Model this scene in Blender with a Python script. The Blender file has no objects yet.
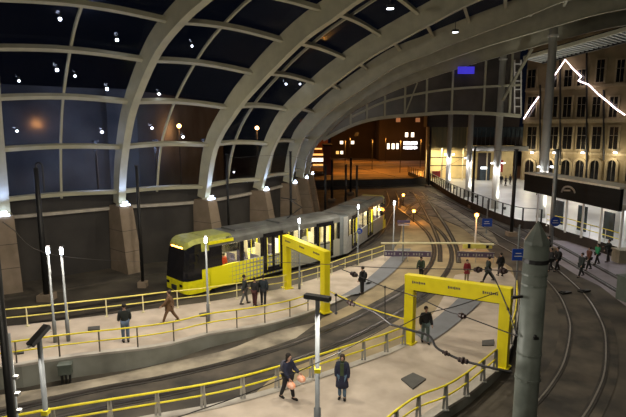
import bpy, math, random
import numpy as np
from mathutils import Vector, Matrix
from mathutils.bvhtree import BVHTree
random.seed(7)
PI = math.pi
SC = bpy.context.scene
COL = SC.collection
F = 500.0; TH = math.atan(78 / F); H = 10.4
CT, ST = math.cos(TH), math.sin(TH)

# ------------------------------------------------------------------ camera and measuring helpers
cam = bpy.data.cameras.new('camera'); cam.sensor_width = 36; cam.lens = F / 626 * 36
camo = bpy.data.objects.new('camera', cam); COL.objects.link(camo)
camo.location = (0, 0, H); camo.rotation_euler = (PI / 2 - TH, 0, 0)
cam.clip_end = 1000; cam.clip_start = .1
SC.camera = camo

def ray(u, v):
    x = (u - 313) / F; y = (208.5 - v) / F
    return Vector((x, CT + y * ST, -ST + y * CT))
def gp(u, v, z=0.0):
    r = ray(u, v); t = (z - H) / r.z
    return Vector((0, 0, H)) + r * t
def dp(u, v, Y):
    r = ray(u, v)
    return Vector((0, 0, H)) + r * (Y / r.y)

def zA(x):
    t = [(-11.7, .95), (-8, .88), (-4.2, .6), (-1.2, .3), (1.2, .08), (3, .03)]
    if x <= t[0][0]: return .95
    for (a, b), (c, d) in zip(t, t[1:]):
        if x <= c: return b + (d - b) * (x - a) / (c - a)
    return .03
def zB(y):
    return max(.03, min(.5, .5 - (y - 21.5) / 7 * .47))
def gA(u, v):
    z = .5
    for _ in range(12):
        p = gp(u, v, z); z = zA(p.x)
    return p
def gB(u, v):
    z = .3
    for _ in range(12):
        p = gp(u, v, z); z = zB(p.y)
    return p

def smooth(pts, n=6):
    pts = [Vector(p) for p in pts]
    P = [2 * pts[0] - pts[1]] + pts + [2 * pts[-1] - pts[-2]]
    out = []
    for i in range(1, len(P) - 2):
        a, b, c, d = P[i - 1], P[i], P[i + 1], P[i + 2]
        for k in range(n):
            t = k / n
            out.append(.5 * ((2 * b) + (c - a) * t + (2 * a - 5 * b + 4 * c - d) * t * t + (3 * b - a - 3 * c + d) * t ** 3))
    out.append(pts[-1])
    return out
def resample(pts, step):
    L = [0]
    for a, b in zip(pts, pts[1:]): L.append(L[-1] + (b - a).length)
    n = max(1, round(L[-1] / step)); out = []; j = 0
    for k in range(n + 1):
        s = L[-1] * k / n
        while j < len(L) - 2 and L[j + 1] < s: j += 1
        t = (s - L[j]) / max(1e-9, L[j + 1] - L[j])
        out.append(pts[j].lerp(pts[j + 1], min(1, t)))
    return out

# ------------------------------------------------------------------ materials
MATS = {}
def mat(name, c, rough=.6, metal=0, c2=None, scale=3., emit=None, es=0, detail=4, bump=0, stretch=None, spec=None):
    m = bpy.data.materials.new(name); m.use_nodes = True
    nt = m.node_tree; b = nt.nodes['Principled BSDF']
    b.inputs['Base Color'].default_value = (*c, 1)
    b.inputs['Roughness'].default_value = rough; b.inputs['Metallic'].default_value = metal
    if spec is not None: b.inputs['Specular IOR Level'].default_value = spec
    tc = nt.nodes.new('ShaderNodeTexCoord'); mp = nt.nodes.new('ShaderNodeMapping')
    if stretch: mp.inputs['Scale'].default_value = stretch
    nz = nt.nodes.new('ShaderNodeTexNoise'); nz.inputs['Scale'].default_value = scale; nz.inputs['Detail'].default_value = detail
    cr = nt.nodes.new('ShaderNodeMix'); cr.data_type = 'RGBA'
    cr.inputs[6].default_value = (*c, 1)
    cc = c2 if c2 else tuple(x * .8 for x in c)
    cr.inputs[7].default_value = (*cc, 1)
    mr = nt.nodes.new('ShaderNodeMapRange'); mr.inputs[1].default_value = .35; mr.inputs[2].default_value = .65
    nt.links.new(tc.outputs['Object'], mp.inputs[0]); nt.links.new(mp.outputs[0], nz.inputs['Vector'])
    nt.links.new(nz.outputs['Fac'], mr.inputs[0]); nt.links.new(mr.outputs[0], cr.inputs[0])
    nt.links.new(cr.outputs[2], b.inputs['Base Color'])
    if bump:
        bp = nt.nodes.new('ShaderNodeBump'); bp.inputs['Strength'].default_value = bump
        nt.links.new(nz.outputs['Fac'], bp.inputs['Height']); nt.links.new(bp.outputs[0], b.inputs['Normal'])
    if emit:
        b.inputs['Emission Color'].default_value = (*emit, 1); b.inputs['Emission Strength'].default_value = es
    MATS[name] = m
    return m
M = MATS
mat('ground', (.032, .027, .022), .8, c2=(.095, .08, .06), scale=.4, detail=12)
mat('tan_paving', (.38, .30, .17), .75, c2=(.22, .17, .095), scale=.6, detail=10)
mat('pink_paving', (.53, .45, .37), .7, c2=(.36, .30, .24), scale=.7, detail=12)
mat('grey_paving', (.17, .18, .20), .75, c2=(.14, .15, .165), scale=1.2)
mat('purple_lit_paving', (.30, .27, .31), .7, c2=(.22, .19, .21), scale=.5)
mat('slab', (.38, .33, .25), .8, c2=(.15, .13, .10), scale=.8, detail=10)
mat('trackbed', (.095, .078, .058), .85, c2=(.026, .023, .019), scale=.7, detail=12)
mat('kerb', (.46, .43, .38), .8, c2=(.34, .31, .27), scale=1.5)
mat('sidewall', (.27, .275, .24), .85, c2=(.19, .19, .16), scale=.8, detail=8)
mat('rail_steel', (.06, .05, .045), .38, .8, c2=(.045, .035, .03))
mat('groove', (.022, .018, .015), .8, c2=(.04, .034, .028), scale=2)
mat('sheen_rail', (.34, .31, .27), .35, .5)  # sheen of the lit rails put into a lighter steel colour
mat('concrete', (.26, .20, .145), .85, c2=(.19, .145, .10), scale=.9, detail=8, bump=.1)
mat('dark_wall', (.045, .040, .035), .8, c2=(.028, .025, .023), scale=.5)
mat('outer_wall', (.085, .085, .085), .8, c2=(.03, .03, .032), scale=.25, detail=8)
mat('ledge', (.42, .38, .32), .7)
mat('roof_steel', (.42, .40, .285), .5, c2=(.35, .335, .24), scale=1.2)
mat('white_paint', (.72, .70, .66), .5, c2=(.66, .64, .6))
mat('column_paint', (.50, .49, .43), .45, c2=(.44, .43, .38), scale=1)
mat('yellow', (.83, .72, .01), .4, c2=(.76, .65, .01), scale=2)
mat('yellow_rail', (.85, .73, .02), .45)
mat('yellow_pale', (.80, .70, .16), .45)
mat('cream_rail', (.72, .66, .42), .45)
mat('pole_grey', (.20, .215, .22), .5, .3)
mat('pole_dark', (.11, .118, .12), .6, .1)
mat('post_brown', (.16, .14, .11), .6, .3)
mat('galv', (.42, .42, .40), .45, .6)
mat('black_metal', (.018, .018, .018), .5, .4)
mat('dark_lamp', (.035, .035, .037), .6, .2)
mat('mast', (.12, .137, .12), .55, .1, c2=(.07, .082, .07), scale=2, detail=8)
mat('wire', (.012, .011, .012), .6)
mat('insulator', (.028, .011, .009), .5)
mat('blue_sign', (.008, .05, .32), .4, c2=(.008, .045, .29))
mat('lamp_white', (1, 1, 1), .4, emit=(.85, .9, 1), es=14)
mat('lamp_glass', (.8, .8, .75), .3)
mat('glint_white', (1, 1, 1), .4, emit=(.75, .82, 1), es=16)
mat('up_white', (1, 1, 1), .4, emit=(.6, .75, 1), es=8)
mat('amber', (1, .4, .05), .4, emit=(1, .36, .05), es=22)
mat('orange_spot', (1, .4, .05), .4, emit=(1, .5, .15), es=25)
mat('led', (1, 1, 1), .4, emit=(1, .80, .84), es=5)
mat('stone', (.30, .23, .12), .85, c2=(.22, .17, .09), scale=.5, detail=8)
mat('stone_trim', (.36, .285, .165), .8)
mat('win_dark', (.012, .011, .010), .15)
mat('win_frame', (.14, .12, .09), .6)
mat('black_clad', (.007, .007, .007), .7, c2=(.014, .014, .013), scale=.3, stretch=(.2, .2, 6), spec=.15)
mat('canopy_white', (.66, .61, .50), .5)
mat('dark_bldg', (.035, .022, .016), .8, c2=(.022, .014, .011), scale=.2)
mat('brick_red', (.22, .07, .035), .8)
mat('lit_window', (1, .9, .7), .5, emit=(1, .82, .6), es=2.4)
mat('lit_orange', (1, .6, .2), .5, emit=(1, .55, .15), es=1.1)
mat('lit_dim', (.5, .3, .2), .5, emit=(1, .5, .25), es=.16)
mat('lit_sign', (1, 1, 1), .5, emit=(.95, .95, 1), es=3)
mat('asphalt', (.32, .21, .10), .8, c2=(.07, .05, .03), scale=.3, detail=10, stretch=(.35, 1, 1))
mat('dim_wall', (.12, .10, .05), .8, c2=(.07, .06, .035), scale=.6, stretch=(4, 1, .2))
mat('yellow_wall', (.66, .54, .28), .7, c2=(.5, .4, .2), scale=.5)
mat('cream_wall', (.68, .60, .42), .7)
mat('screen_glass', (.10, .085, .075), .3, c2=(.05, .045, .04), scale=.4, detail=8)
mat('teal_glass', (.055, .075, .085), .25, c2=(.035, .045, .05), scale=1)
mat('tram_yellow', (.80, .74, .01), .3)
mat('tram_silver', (.36, .37, .35), .35, .2)
mat('tram_grey', (.13, .135, .12), .6, c2=(.07, .07, .065), scale=.9)
mat('tram_black', (.010, .010, .013), .12)
mat('tram_roofy', (.38, .39, .07), .5, c2=(.26, .27, .06))
mat('tram_under', (.02, .02, .02), .8)
mat('tram_int', (.68, .60, .42), .6)
mat('tram_ceiling', (.8, .8, .75), .5, emit=(1, .84, .58), es=3)
mat('bellows', (.15, .17, .17), .7)
mat('seat_blue', (.10, .08, .12), .8, c2=(.04, .035, .07), scale=3)
mat('red_box', (.35, .03, .02), .5)
mat('purple', (.10, .07, .13), .6)
mat('manhole', (.075, .073, .07), .6)
mat('cabinet', (.10, .12, .10), .6)
mat('beige_block', (.34, .30, .22), .8)
mat('skin', (.42, .25, .18), .6)
mat('hair', (.018, .012, .01), .8)
mat('hair_brown', (.05, .03, .02), .8)
mat('slat_white', (.55, .58, .55), .5)
mat('blue_led', (.1, .1, 1), .5, emit=(.06, .04, .8), es=.5)

# dotted yellow to silver tram flank
m = bpy.data.materials.new('tram_dots'); m.use_nodes = True; nt = m.node_tree; b = nt.nodes['Principled BSDF']; b.inputs['Roughness'].default_value = .4
tc = nt.nodes.new('ShaderNodeTexCoord'); sx = nt.nodes.new('ShaderNodeSeparateXYZ'); nt.links.new(tc.outputs['Object'], sx.inputs[0])
def mth(op, a, b_=None):
    n = nt.nodes.new('ShaderNodeMath'); n.operation = op
    for i, v in enumerate((a, b_)):
        if v is None: continue
        if isinstance(v, (int, float)): n.inputs[i].default_value = v
        else: nt.links.new(v, n.inputs[i])
    return n.outputs[0]
fx = mth('SUBTRACT', mth('FRACT', mth('MULTIPLY', sx.outputs[0], 3.4)), .5)
fz = mth('SUBTRACT', mth('FRACT', mth('MULTIPLY', sx.outputs[2], 3.4)), .5)
mx = mth('MAXIMUM', mth('ABSOLUTE', fx), mth('ABSOLUTE', fz))
rad = mth('SUBTRACT', .50, mth('MULTIPLY', mth('SUBTRACT', sx.outputs[0], 2.6), .07))
isd = mth('LESS_THAN', mx, rad)
mi = nt.nodes.new('ShaderNodeMix'); mi.data_type = 'RGBA'; mi.inputs[6].default_value = (.30, .30, .25, 1); mi.inputs[7].default_value = (.80, .74, .01, 1)
nt.links.new(isd, mi.inputs[0]); nt.links.new(mi.outputs[2], b.inputs['Base Color']); MATS['tram_dots'] = m

def glass_mat(name, tint, trans=.6, rough=.05, gl=(.9, .9, 1)):
    m = bpy.data.materials.new(name); m.use_nodes = True; nt = m.node_tree
    for n in list(nt.nodes): nt.nodes.remove(n)
    o = nt.nodes.new('ShaderNodeOutputMaterial'); t = nt.nodes.new('ShaderNodeBsdfTransparent'); t.inputs[0].default_value = (*tint, 1)
    g = nt.nodes.new('ShaderNodeBsdfGlossy'); g.inputs[0].default_value = (*gl, 1); g.inputs['Roughness'].default_value = rough
    lw = nt.nodes.new('ShaderNodeLayerWeight'); lw.inputs[0].default_value = .5
    pw = nt.nodes.new('ShaderNodeMath'); pw.operation = 'POWER'; pw.inputs[1].default_value = 4.0; nt.links.new(lw.outputs['Facing'], pw.inputs[0])
    fr = nt.nodes.new('ShaderNodeMath'); fr.operation = 'MULTIPLY_ADD'; fr.inputs[1].default_value = .6; fr.inputs[2].default_value = .04; nt.links.new(pw.outputs[0], fr.inputs[0])
    mx = nt.nodes.new('ShaderNodeMixShader')
    nt.links.new(fr.outputs[0], mx.inputs[0]); nt.links.new(t.outputs[0], mx.inputs[1]); nt.links.new(g.outputs[0], mx.inputs[2])
    nt.links.new(mx.outputs[0], o.inputs[0]); MATS[name] = m
glass_mat('roof_glass', (.62, .64, .68), rough=.12, gl=(.6, .6, .65))
glass_mat('clear_glass', (.85, .88, .86))

# ------------------------------------------------------------------ mesh builder
class MB:
    def __init__(s): s.v = []; s.f = []; s.m = []
    def add(s, vs, fs, mi=0):
        n = len(s.v); s.v += [tuple(v) for v in vs]; s.f += [tuple(i + n for i in f) for f in fs]; s.m += [mi] * len(fs); return s
    def box(s, c, d, rz=0, mi=0):
        c = Vector(c); R = Matrix.Rotation(rz, 3, 'Z'); vs = []
        for x in (-.5, .5):
            for y in (-.5, .5):
                for z in (-.5, .5): vs.append(c + R @ Vector((x * d[0], y * d[1], z * d[2])))
        return s.add(vs, [(0, 1, 3, 2), (4, 6, 7, 5), (0, 4, 5, 1), (2, 3, 7, 6), (0, 2, 6, 4), (1, 5, 7, 3)], mi)
    def beam(s, a, b, w, h, up=(0, 0, 1), mi=0):
        a = Vector(a); b = Vector(b); d = (b - a).normalized(); up = Vector(up)
        sd = d.cross(up)
        if sd.length < 1e-4: sd = d.cross(Vector((1, 0, 0)))
        sd.normalize(); u2 = sd.cross(d).normalized(); vs = []
        for p in (a, b):
            for i, j in ((-1, -1), (1, -1), (1, 1), (-1, 1)): vs.append(p + sd * (i * w / 2) + u2 * (j * h / 2))
        return s.add(vs, [(0, 1, 2, 3), (7, 6, 5, 4), (0, 4, 5, 1), (1, 5, 6, 2), (2, 6, 7, 3), (3, 7, 4, 0)], mi)
    def sweep(s, pts, prof, up=(0, 0, 1), mi=0, ups=None, closed=True, cap=True):
        # prof: list of (side, up) offsets
        pts = [Vector(p) for p in pts]; n = len(prof); vs = []
        for i, p in enumerate(pts):
            a = pts[max(0, i - 1)]; b = pts[min(len(pts) - 1, i + 1)]; d = (b - a).normalized()
            u = Vector(ups[i] if ups else up); sd = d.cross(u)
            if sd.length < 1e-4: sd = d.cross(Vector((1, 0, 0)))
            sd.normalize(); u2 = sd.cross(d).normalized()
            for (x, y) in prof: vs.append(p + sd * x + u2 * y)
        fs = []
        for i in range(len(pts) - 1):
            for k in range(n if closed else n - 1):
                k2 = (k + 1) % n; fs.append((i * n + k, (i + 1) * n + k, (i + 1) * n + k2, i * n + k2))
        if closed and cap: fs.append(tuple(range(n))); fs.append(tuple(len(vs) - 1 - k for k in range(n)))
        return s.add(vs, fs, mi)
    def tube(s, pts, r, seg=8, mi=0):
        if isinstance(pts[0], (int, float)): raise ValueError
        rr = r if isinstance(r, (list, tuple)) else [r] * len(pts)
        pts = [Vector(p) for p in pts]; vs = []; ref = None
        for i, p in enumerate(pts):
            a = pts[max(0, i - 1)]; b = pts[min(len(pts) - 1, i + 1)]; d = (b - a).normalized()
            u = Vector((0, 0, 1)) if abs(d.z) < .95 else Vector((1, 0, 0))
            if ref is None: sd = d.cross(u).normalized()
            else: sd = (ref - d * ref.dot(d)).normalized()
            ref = sd; u2 = sd.cross(d)
            for k in range(seg):
                t = 2 * PI * k / seg; vs.append(p + (sd * math.cos(t) + u2 * math.sin(t)) * rr[i])
        fs = [(i * seg + k, i * seg + (k + 1) % seg, (i + 1) * seg + (k + 1) % seg, (i + 1) * seg + k) for i in range(len(pts) - 1) for k in range(seg)]
        fs.append(tuple(range(seg))[::-1]); fs.append(tuple(len(vs) - seg + k for k in range(seg)))
        return s.add(vs, fs, mi)
    def prism(s, poly, z0, z1, mi=0, mtop=None):
        # poly: list of (x,y) or Vector; z1 may be list
        n = len(poly); zt = z1 if isinstance(z1, (list, tuple)) else [z1] * n
        vs = [(p[0], p[1], z0) for p in poly] + [(p[0], p[1], zt[i]) for i, p in enumerate(poly)]
        ar = sum(poly[i][0] * poly[(i + 1) % n][1] - poly[(i + 1) % n][0] * poly[i][1] for i in range(n))
        idx = list(range(n)) if ar > 0 else list(range(n))[::-1]
        s.add(vs, [tuple(n + i for i in idx)], mi if mtop is None else mtop)
        k0 = len(s.v) - 2 * n
        fs = []
        for a in range(n):
            i, j = idx[a], idx[(a + 1) % n]; fs.append((k0 + i, k0 + j, k0 + n + j, k0 + n + i))
        fs.append(tuple(k0 + i for i in idx[::-1]))
        s.f += fs; s.m += [mi] * len(fs)
        return s
    def sphere(s, c, r, seg=10, rings=6, mi=0, sc=(1, 1, 1)):
        vs = [(c[0], c[1], c[2] + r * sc[2])]; fs = []
        for i in range(1, rings):
            a = PI * i / rings
            for k in range(seg):
                t = 2 * PI * k / seg; vs.append((c[0] + r * sc[0] * math.sin(a) * math.cos(t), c[1] + r * sc[1] * math.sin(a) * math.sin(t), c[2] + r * sc[2] * math.cos(a)))
        vs.append((c[0], c[1], c[2] - r * sc[2])); L = len(vs) - 1
        for k in range(seg): fs.append((0, 1 + k, 1 + (k + 1) % seg)); fs.append((L, L - seg + (k + 1) % seg, L - seg + k))
        for i in range(rings - 2):
            for k in range(seg):
                a = 1 + i * seg; fs.append((a + k, a + seg + k, a + seg + (k + 1) % seg, a + (k + 1) % seg))
        return s.add(vs, fs, mi)
    def strip(s, L, R, mi=0):
        vs = []
        for a, b in zip(L, R): vs += [a, b]
        return s.add(vs, [(2 * i, 2 * i + 1, 2 * i + 3, 2 * i + 2) for i in range(len(L) - 1)], mi)
    def build(s, name, mats, parent=None, loc=None, smoothit=False):
        used = sorted({i for f in s.f for i in f})
        if len(used) < len(s.v):
            mp_ = {a: b for b, a in enumerate(used)}; s.v = [s.v[i] for i in used]; s.f = [tuple(mp_[i] for i in f) for f in s.f]
        me = bpy.data.meshes.new(name); vs = s.v
        if loc is not None and parent is None: vs = [(v[0] - loc[0], v[1] - loc[1], v[2] - loc[2]) for v in vs]
        me.from_pydata(vs, [], s.f); me.validate()
        if isinstance(mats, str): mats = [mats]
        for mm in mats: me.materials.append(MATS[mm])
        if len(me.polygons) == len(s.m): me.polygons.foreach_set('material_index', s.m)
        if smoothit: me.polygons.foreach_set('use_smooth', [True] * len(me.polygons))
        o = bpy.data.objects.new(name, me); COL.objects.link(o)
        if parent is not None: o.parent = parent
        elif loc is not None: o.location = loc
        me.update()
        return o
def tag(o, label=None, cat=None, group=None, kind=None):
    if label: o['label'] = label
    if cat: o['category'] = cat
    if group: o['group'] = group
    if kind: o['kind'] = kind
    return o
def empty(name, loc, rz=0, label=None, cat=None, group=None):
    o = bpy.data.objects.new(name, None); COL.objects.link(o); o.empty_display_size = .3
    o.location = loc; o.rotation_euler = (0, 0, rz); return tag(o, label, cat, group)
def kids(o): return [c for c in bpy.data.objects if c.parent == o]
def copy_tree(o, parent=None):
    c = o.copy(); COL.objects.link(c); c.parent = parent
    for ch in kids(o): copy_tree(ch, c)
    return c
def light(kind, loc, power, color=(1, 1, 1), size=.2, target=None, angle=120, blend=.6, parent=None):
    l = bpy.data.lights.new('lamp', kind); l.energy = power; l.color = color
    if kind == 'AREA': l.size = size
    else: l.shadow_soft_size = size
    if kind == 'SPOT': l.spot_size = math.radians(angle); l.spot_blend = blend
    o = bpy.data.objects.new('light_source', l); COL.objects.link(o); o.location = loc
    if target is not None: o.rotation_euler = (Vector(target) - Vector(loc)).to_track_quat('-Z', 'Y').to_euler()
    if parent is not None: o.parent = parent
    return o
def struct(name, mb, mats, **k):
    o = mb.build(name, mats, **k); o['kind'] = 'structure'; return o
def offs(pts, d):
    out = []
    for i, p in enumerate(pts):
        a = pts[max(0, i - 1)]; b = pts[min(len(pts) - 1, i + 1)]; t = (b - a); t.z = 0; t.normalize()
        out.append(p + Vector((t.y, -t.x, 0)) * d)   # d>0 : to the right
    return out

# ------------------------------------------------------------------ ground, paving, tracks
g = MB(); g.add([(-150, -10, 0), (250, -10, 0), (250, 420, 0), (-150, 420, 0)], [(0, 1, 2, 3)])
struct('floor', g, 'ground')

def flat(name, pix, z, m, label=None, cat=None, h=.02, kind='structure'):
    poly = [gp(u, v, z) for u, v in pix]
    o = MB().prism(poly, z - h, z).build(name, m)
    o['kind'] = kind
    return o
# light crossing paving around the tracks
flat('floor_crossing', [(322, 318), (352, 304), (372, 283), (385, 262), (400, 240), (402, 224), (412, 214), (436, 217), (462, 228), (478, 240), (494, 256), (512, 268), (520, 300), (512, 345), (480, 372), (470, 330), (404, 344), (330, 370), (250, 398), (300, 352)], .012, 'tan_paving')
flat('floor_far', [(404, 213), (392, 205), (396, 196), (430, 196), (448, 204), (492, 232), (500, 246), (478, 240), (460, 226), (436, 216)], .011, 'slab')
# pedestrian strip on the right, purple light put into its paving colour
flat('floor_footway', [(520, 236), (548, 240), (570, 241), (600, 252), (626, 262), (660, 275), (660, 320), (626, 306), (600, 286), (575, 274), (556, 262), (535, 250)], .010, 'purple_lit_paving')

T2L = smooth([gp(*p) for p in [(-60, 428), (20, 408), (100, 390), (160, 379), (226, 364), (276, 349.5), (320, 334), (358, 317), (384, 303), (404, 291), (421, 277), (432, 262), (434, 248), (428, 234), (417, 223), (403, 212), (392, 204)]])
T2R = offs(T2L, 1.45)
T3c = [(410, 192), (438, 206), (461, 221), (486, 238), (510, 251.5), (530, 265), (547, 281), (560, 297), (568, 316), (570, 332), (564, 362), (549, 388), (530, 410), (508, 432)]
T3R = smooth([gp(*p) for p in T3c]); T3L = offs(T3R, -1.6)
T4R = smooth([gp(*p) for p in [(428, 190), (458, 205), (490, 221), (516, 234), (538, 244), (560, 257), (590, 275), (626, 297), (680, 335)]]); T4L = offs(T4R, -1.6)
T1c = smooth([Vector(p) for p in [(-26, 23.5, 0), (-17, 26, 0), (-8.6, 30.9, 0), (-3.5, 36, 0), (1.9, 41.4, 0), (5.2, 47, 0), (7.2, 53.5, 0), (9.2, 62, 0), (11.8, 72, 0), (13.5, 86, 0)]])
T1L = offs(T1c, .72); T1R = offs(T1c, -.72)

def bed(name, L, R, e, m, z):
    a = offs(L, -e); b = offs(R, e)
    for q in (a, b):
        for p in q: p.z = z
    o = MB().strip(b, a).build(name, m); o['kind'] = 'structure'
bed('floor_trackbed', T2L[:58], T2R[:58], .55, 'trackbed', .016)
bed('floor_trackbed_right', T3L, T3R, .45, 'trackbed', .018) if False else None
bed('floor_trackbed_right', T3L[36:], T3R[36:], .5, 'trackbed', .018)
bed('floor_tramway', T1R, T1L, .5, 'trackbed', .02)
def rails(name, L, R, label, group=None, m='rail_steel', w=.13, gw=.2):
    e = empty(name, (0, 0, 0), 0, label, 'tram track')
    for q in (L, R):
        pts = [Vector((p.x, p.y, .035)) for p in q]
        MB().sweep([p - Vector((0, 0, .005)) for p in pts], [(-gw, -.03), (gw, -.03), (gw, .012), (-gw, .012)]).build('groove', 'groove', e)
        MB().sweep(pts, [(-w / 2, -.03), (w / 2, -.03), (w / 2, .02), (-w / 2, .02)]).build('rail', m, e)
rails('tram_track', T2L, T2R, 'curving tram track running between the two fenced platforms and bending away behind the gates')
rails('tram_track', T3L, T3R, 'curved tram track at the right, passing behind the tall pointed mast', m='sheen_rail', w=.065, gw=.13)
rails('tram_track', T4L, T4R, 'outermost tram track beside the dark concourse wall')
T5L = smooth([gp(*p) for p in [(440, 262), (439.5, 246), (434, 230), (427, 216), (420, 203), (413, 192)]]); T5R = offs(T5L, 1.45)
rails('tram_track', T5L, T5R, 'crossover tram track curving away beside the main curve in the distance')
T6L = smooth([gp(*p) for p in [(404, 213), (412, 205), (424, 199), (440, 196)]]); T6R = offs(T6L, 1.45)
rails('tram_track', T6L, T6R, 'short crossover track in the distance behind the low signal lamp')
rails('tram_track', T1R, T1L, 'tram track under the yellow and silver tram')
# shiny running edge of the right hand bend
# light kerb strip below platform A
la = smooth([gA(*p) for p in [(-60, 372), (20, 366), (60, 359), (100, 354), (138, 350), (174, 344), (207, 335), (239, 330), (265, 325.5), (290, 319), (312, 312)]], 4)
kA = [Vector((p.x, p.y, 0)) for p in la]
k1 = [Vector((p.x, p.y, .03)) for p in offs(kA, .55)]
k2 = [Vector((p.x, p.y, .03)) for p in T2L]
k2s = [gp(u, v, .03) for u, v in [(-60, 421), (20, 403), (100, 386), (160, 375.5), (226, 360.5), (270, 347), (296, 338)]]
k1s = [gp(u, v, .03) for u, v in [(-60, 402), (20, 392), (100, 378), (160, 364.5), (226, 350), (270, 333), (318, 322)]]
o = MB().strip(smooth(k2s), smooth(k1s)).build('floor_slab', 'slab'); o['kind'] = 'structure'

# ---- platform A
fa = [(-60, 336), (0, 327), (33, 323.5), (63, 320), (91, 316.5), (144, 310), (192, 304), (234, 297.5), (267, 291), (281, 288.5), (314, 279), (345, 268), (381, 256), (396, 250)]
farA = smooth([gA(*p) for p in fa], 4)
nearA = la + smooth([gA(*p) for p in [(330, 305), (350, 296), (368, 286), (385, 272), (400, 258), (408, 249)]], 4)
nA = resample(nearA, 1.0); n = len(nA)
fA = resample(farA, (sum((b - a).length for a, b in zip(farA, farA[1:]))) / (n - 1))
fA = fA[:n]
while len(fA) < n: fA.append(fA[-1])
a = MB()
for q in (nA, fA):
    for p in q: p.z = zA(p.x)
a.strip(nA, fA, 0)
lo = [Vector((p.x, p.y, 0)) for p in nA]; lf = [Vector((p.x, p.y, 0)) for p in fA]
a.strip(lo, nA, 1); a.strip(fA, lf, 1)
pa = struct('floor_platform', a, ['pink_paving', 'sidewall'])
# coping on near edge
cp = MB(); ins = offs(nA[:26], -.28)
for p, q in zip(ins, nA): p.z = q.z
cp.sweep([p.lerp(q, .5) + Vector((0, 0, .02)) for p, q in zip(nA[:26], ins)], [(-.15, -.06), (.15, -.06), (.15, .03), (-.15, .03)])
struct('trim_1', cp, 'kerb')
# grey curved path on platform A
gl = smooth([gA(*p) for p in [(340, 297), (360, 285), (378, 270), (392, 256), (398, 249)]]); gr = smooth([gA(*p) for p in [(362, 294), (380, 283), (396, 270), (407, 257), (411, 249)]])
for q in (gl, gr):
    for p in q: p.z = zA(p.x) + .05
o = MB().strip(gr, gl).build('floor_path', 'grey_paving'); o['kind'] = 'structure'

# ---- platform B
pb = [(-60, 458), (0, 443), (55, 433), (111, 423.5), (158, 414.5), (203, 407), (242, 397.5), (276, 388), (310, 377.5), (338, 368), (362, 359.5), (384.5, 351.5), (405, 343)]
leftB = smooth([gB(*p) for p in pb], 4)
upB = smooth([gB(*p) for p in [(405, 343), (420, 330), (434, 312), (446, 292), (455, 275)]], 4)
rb = [(400, 445), (422, 425), (445, 408), (466, 395), (483, 381), (498, 368), (508, 352), (514, 335), (517, 318), (519, 300), (516, 280), (505, 266)]
rightB = smooth([gB(*p) for p in rb], 4)
polyB = resample(leftB, .7) + resample(upB, .7)[1:] + resample(rightB, .7)[::-1]
for p in polyB: p.z = zB(p.y)
# triangulate as strips: pair left chain with right chain
Lc = resample(leftB + upB[1:], .5); nl = len(Lc)
rlen = sum((b_ - a_).length for a_, b_ in zip(rightB, rightB[1:])); 
pre = gB(-60, 620); pre = Vector((pre.x, pre.y, 0))
Rc0 = [Vector((-9, 9.5, 0)), Vector((-2, 11, 0)), Vector((2, 13.2, 0))] + rightB
Lr = sum((b_ - a_).length for a_, b_ in zip(Rc0, Rc0[1:]))
Rc = resample(Rc0, Lr / (nl - 1))[:nl]
# fill in between with several columns so the ramp height is followed
cols = []
for t in [0, .15, .3, .45, .6, .75, .9, 1]:
    c_ = [p.lerp(q, t) for p, q in zip(Lc, Rc)]
    for p in c_: p.z = zB(p.y)
    cols.append(c_)
b2 = MB()
for c1, c2 in zip(cols, cols[1:]): b2.strip(c1, c2, 0)
b2.strip([Vector((p.x, p.y, 0)) for p in cols[0]], cols[0], 1)
b2.strip(cols[-1], [Vector((p.x, p.y, 0)) for p in cols[-1]], 1)
struct('floor_island', b2, ['pink_paving', 'sidewall'])
cp = MB()
e1 = resample(leftB, .6)
for p in e1: p.z = zB(p.y)
cp.sweep([p + Vector((0, 0, .01)) for p in offs(e1, .15)], [(-.17, -.08), (.17, -.08), (.17, .03), (-.17, .03)])
e2 = resample(rightB[:36], .6)
for p in e2: p.z = zB(p.y)
cp.sweep([p + Vector((0, 0, .01)) for p in offs(e2, -.12)], [(-.17, -.08), (.17, -.08), (.17, .03), (-.17, .03)])
struct('trim_2', cp, 'kerb')
q = []
for u, v in [(396, 352), (428, 344), (480, 300), (494, 285), (476, 281), (462, 297), (440, 316), (414, 334)]:
    p = gB(u, v); q.append(Vector((p.x, p.y, 0)))
# grey path draped
gl = smooth([gB(*p) for p in [(414, 334), (432, 322), (452, 305), (468, 290)]]); gr = smooth([gB(*p) for p in [(428, 345), (452, 328), (472, 311), (490, 293)]])
for qq in (gl, gr):
    for p in qq: p.z = zB(p.y) + .06
o = MB().strip(gr, gl).build('floor_band', 'grey_paving'); o['kind'] = 'structure'

# manhole covers and small paving plates
def plate(pix, label, zf, dz=.03, cat='cover', m='manhole'):
    c = [zf(*p) for p in pix]; ct = sum(c, Vector()) / len(c); dz0 = .07 if m == 'manhole' else .03
    poly = [(p.x, p.y) for p in c]
    o = MB().prism(poly, ct.z - .05, ct.z + dz0).build('floor_cover', m, loc=ct)
    mbb = MB(); 
    return tag(o, label, cat)
plate([(401, 380), (413, 374), (426, 380), (413, 390)], 'square dark inspection cover in the foreground platform paving', gB)
plate([(482, 342), (494, 341), (494, 346), (482, 346)], 'small violet grey cover in the paving left of the right gate post', gB)
plate([(88, 328), (100, 327), (100, 330.5), (88, 331)], 'small dark rectangular cover in the paving left of the man in jeans', gA)
plate([(199, 314), (209, 313), (210, 316), (200, 317)], 'small dark cover in the paving beside the lamp column in front of the tram', gA)
plate([(15, 352), (24, 351), (24, 354), (15, 355)], 'small dark cover in the paving at the far left of the platform', gA)

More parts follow.
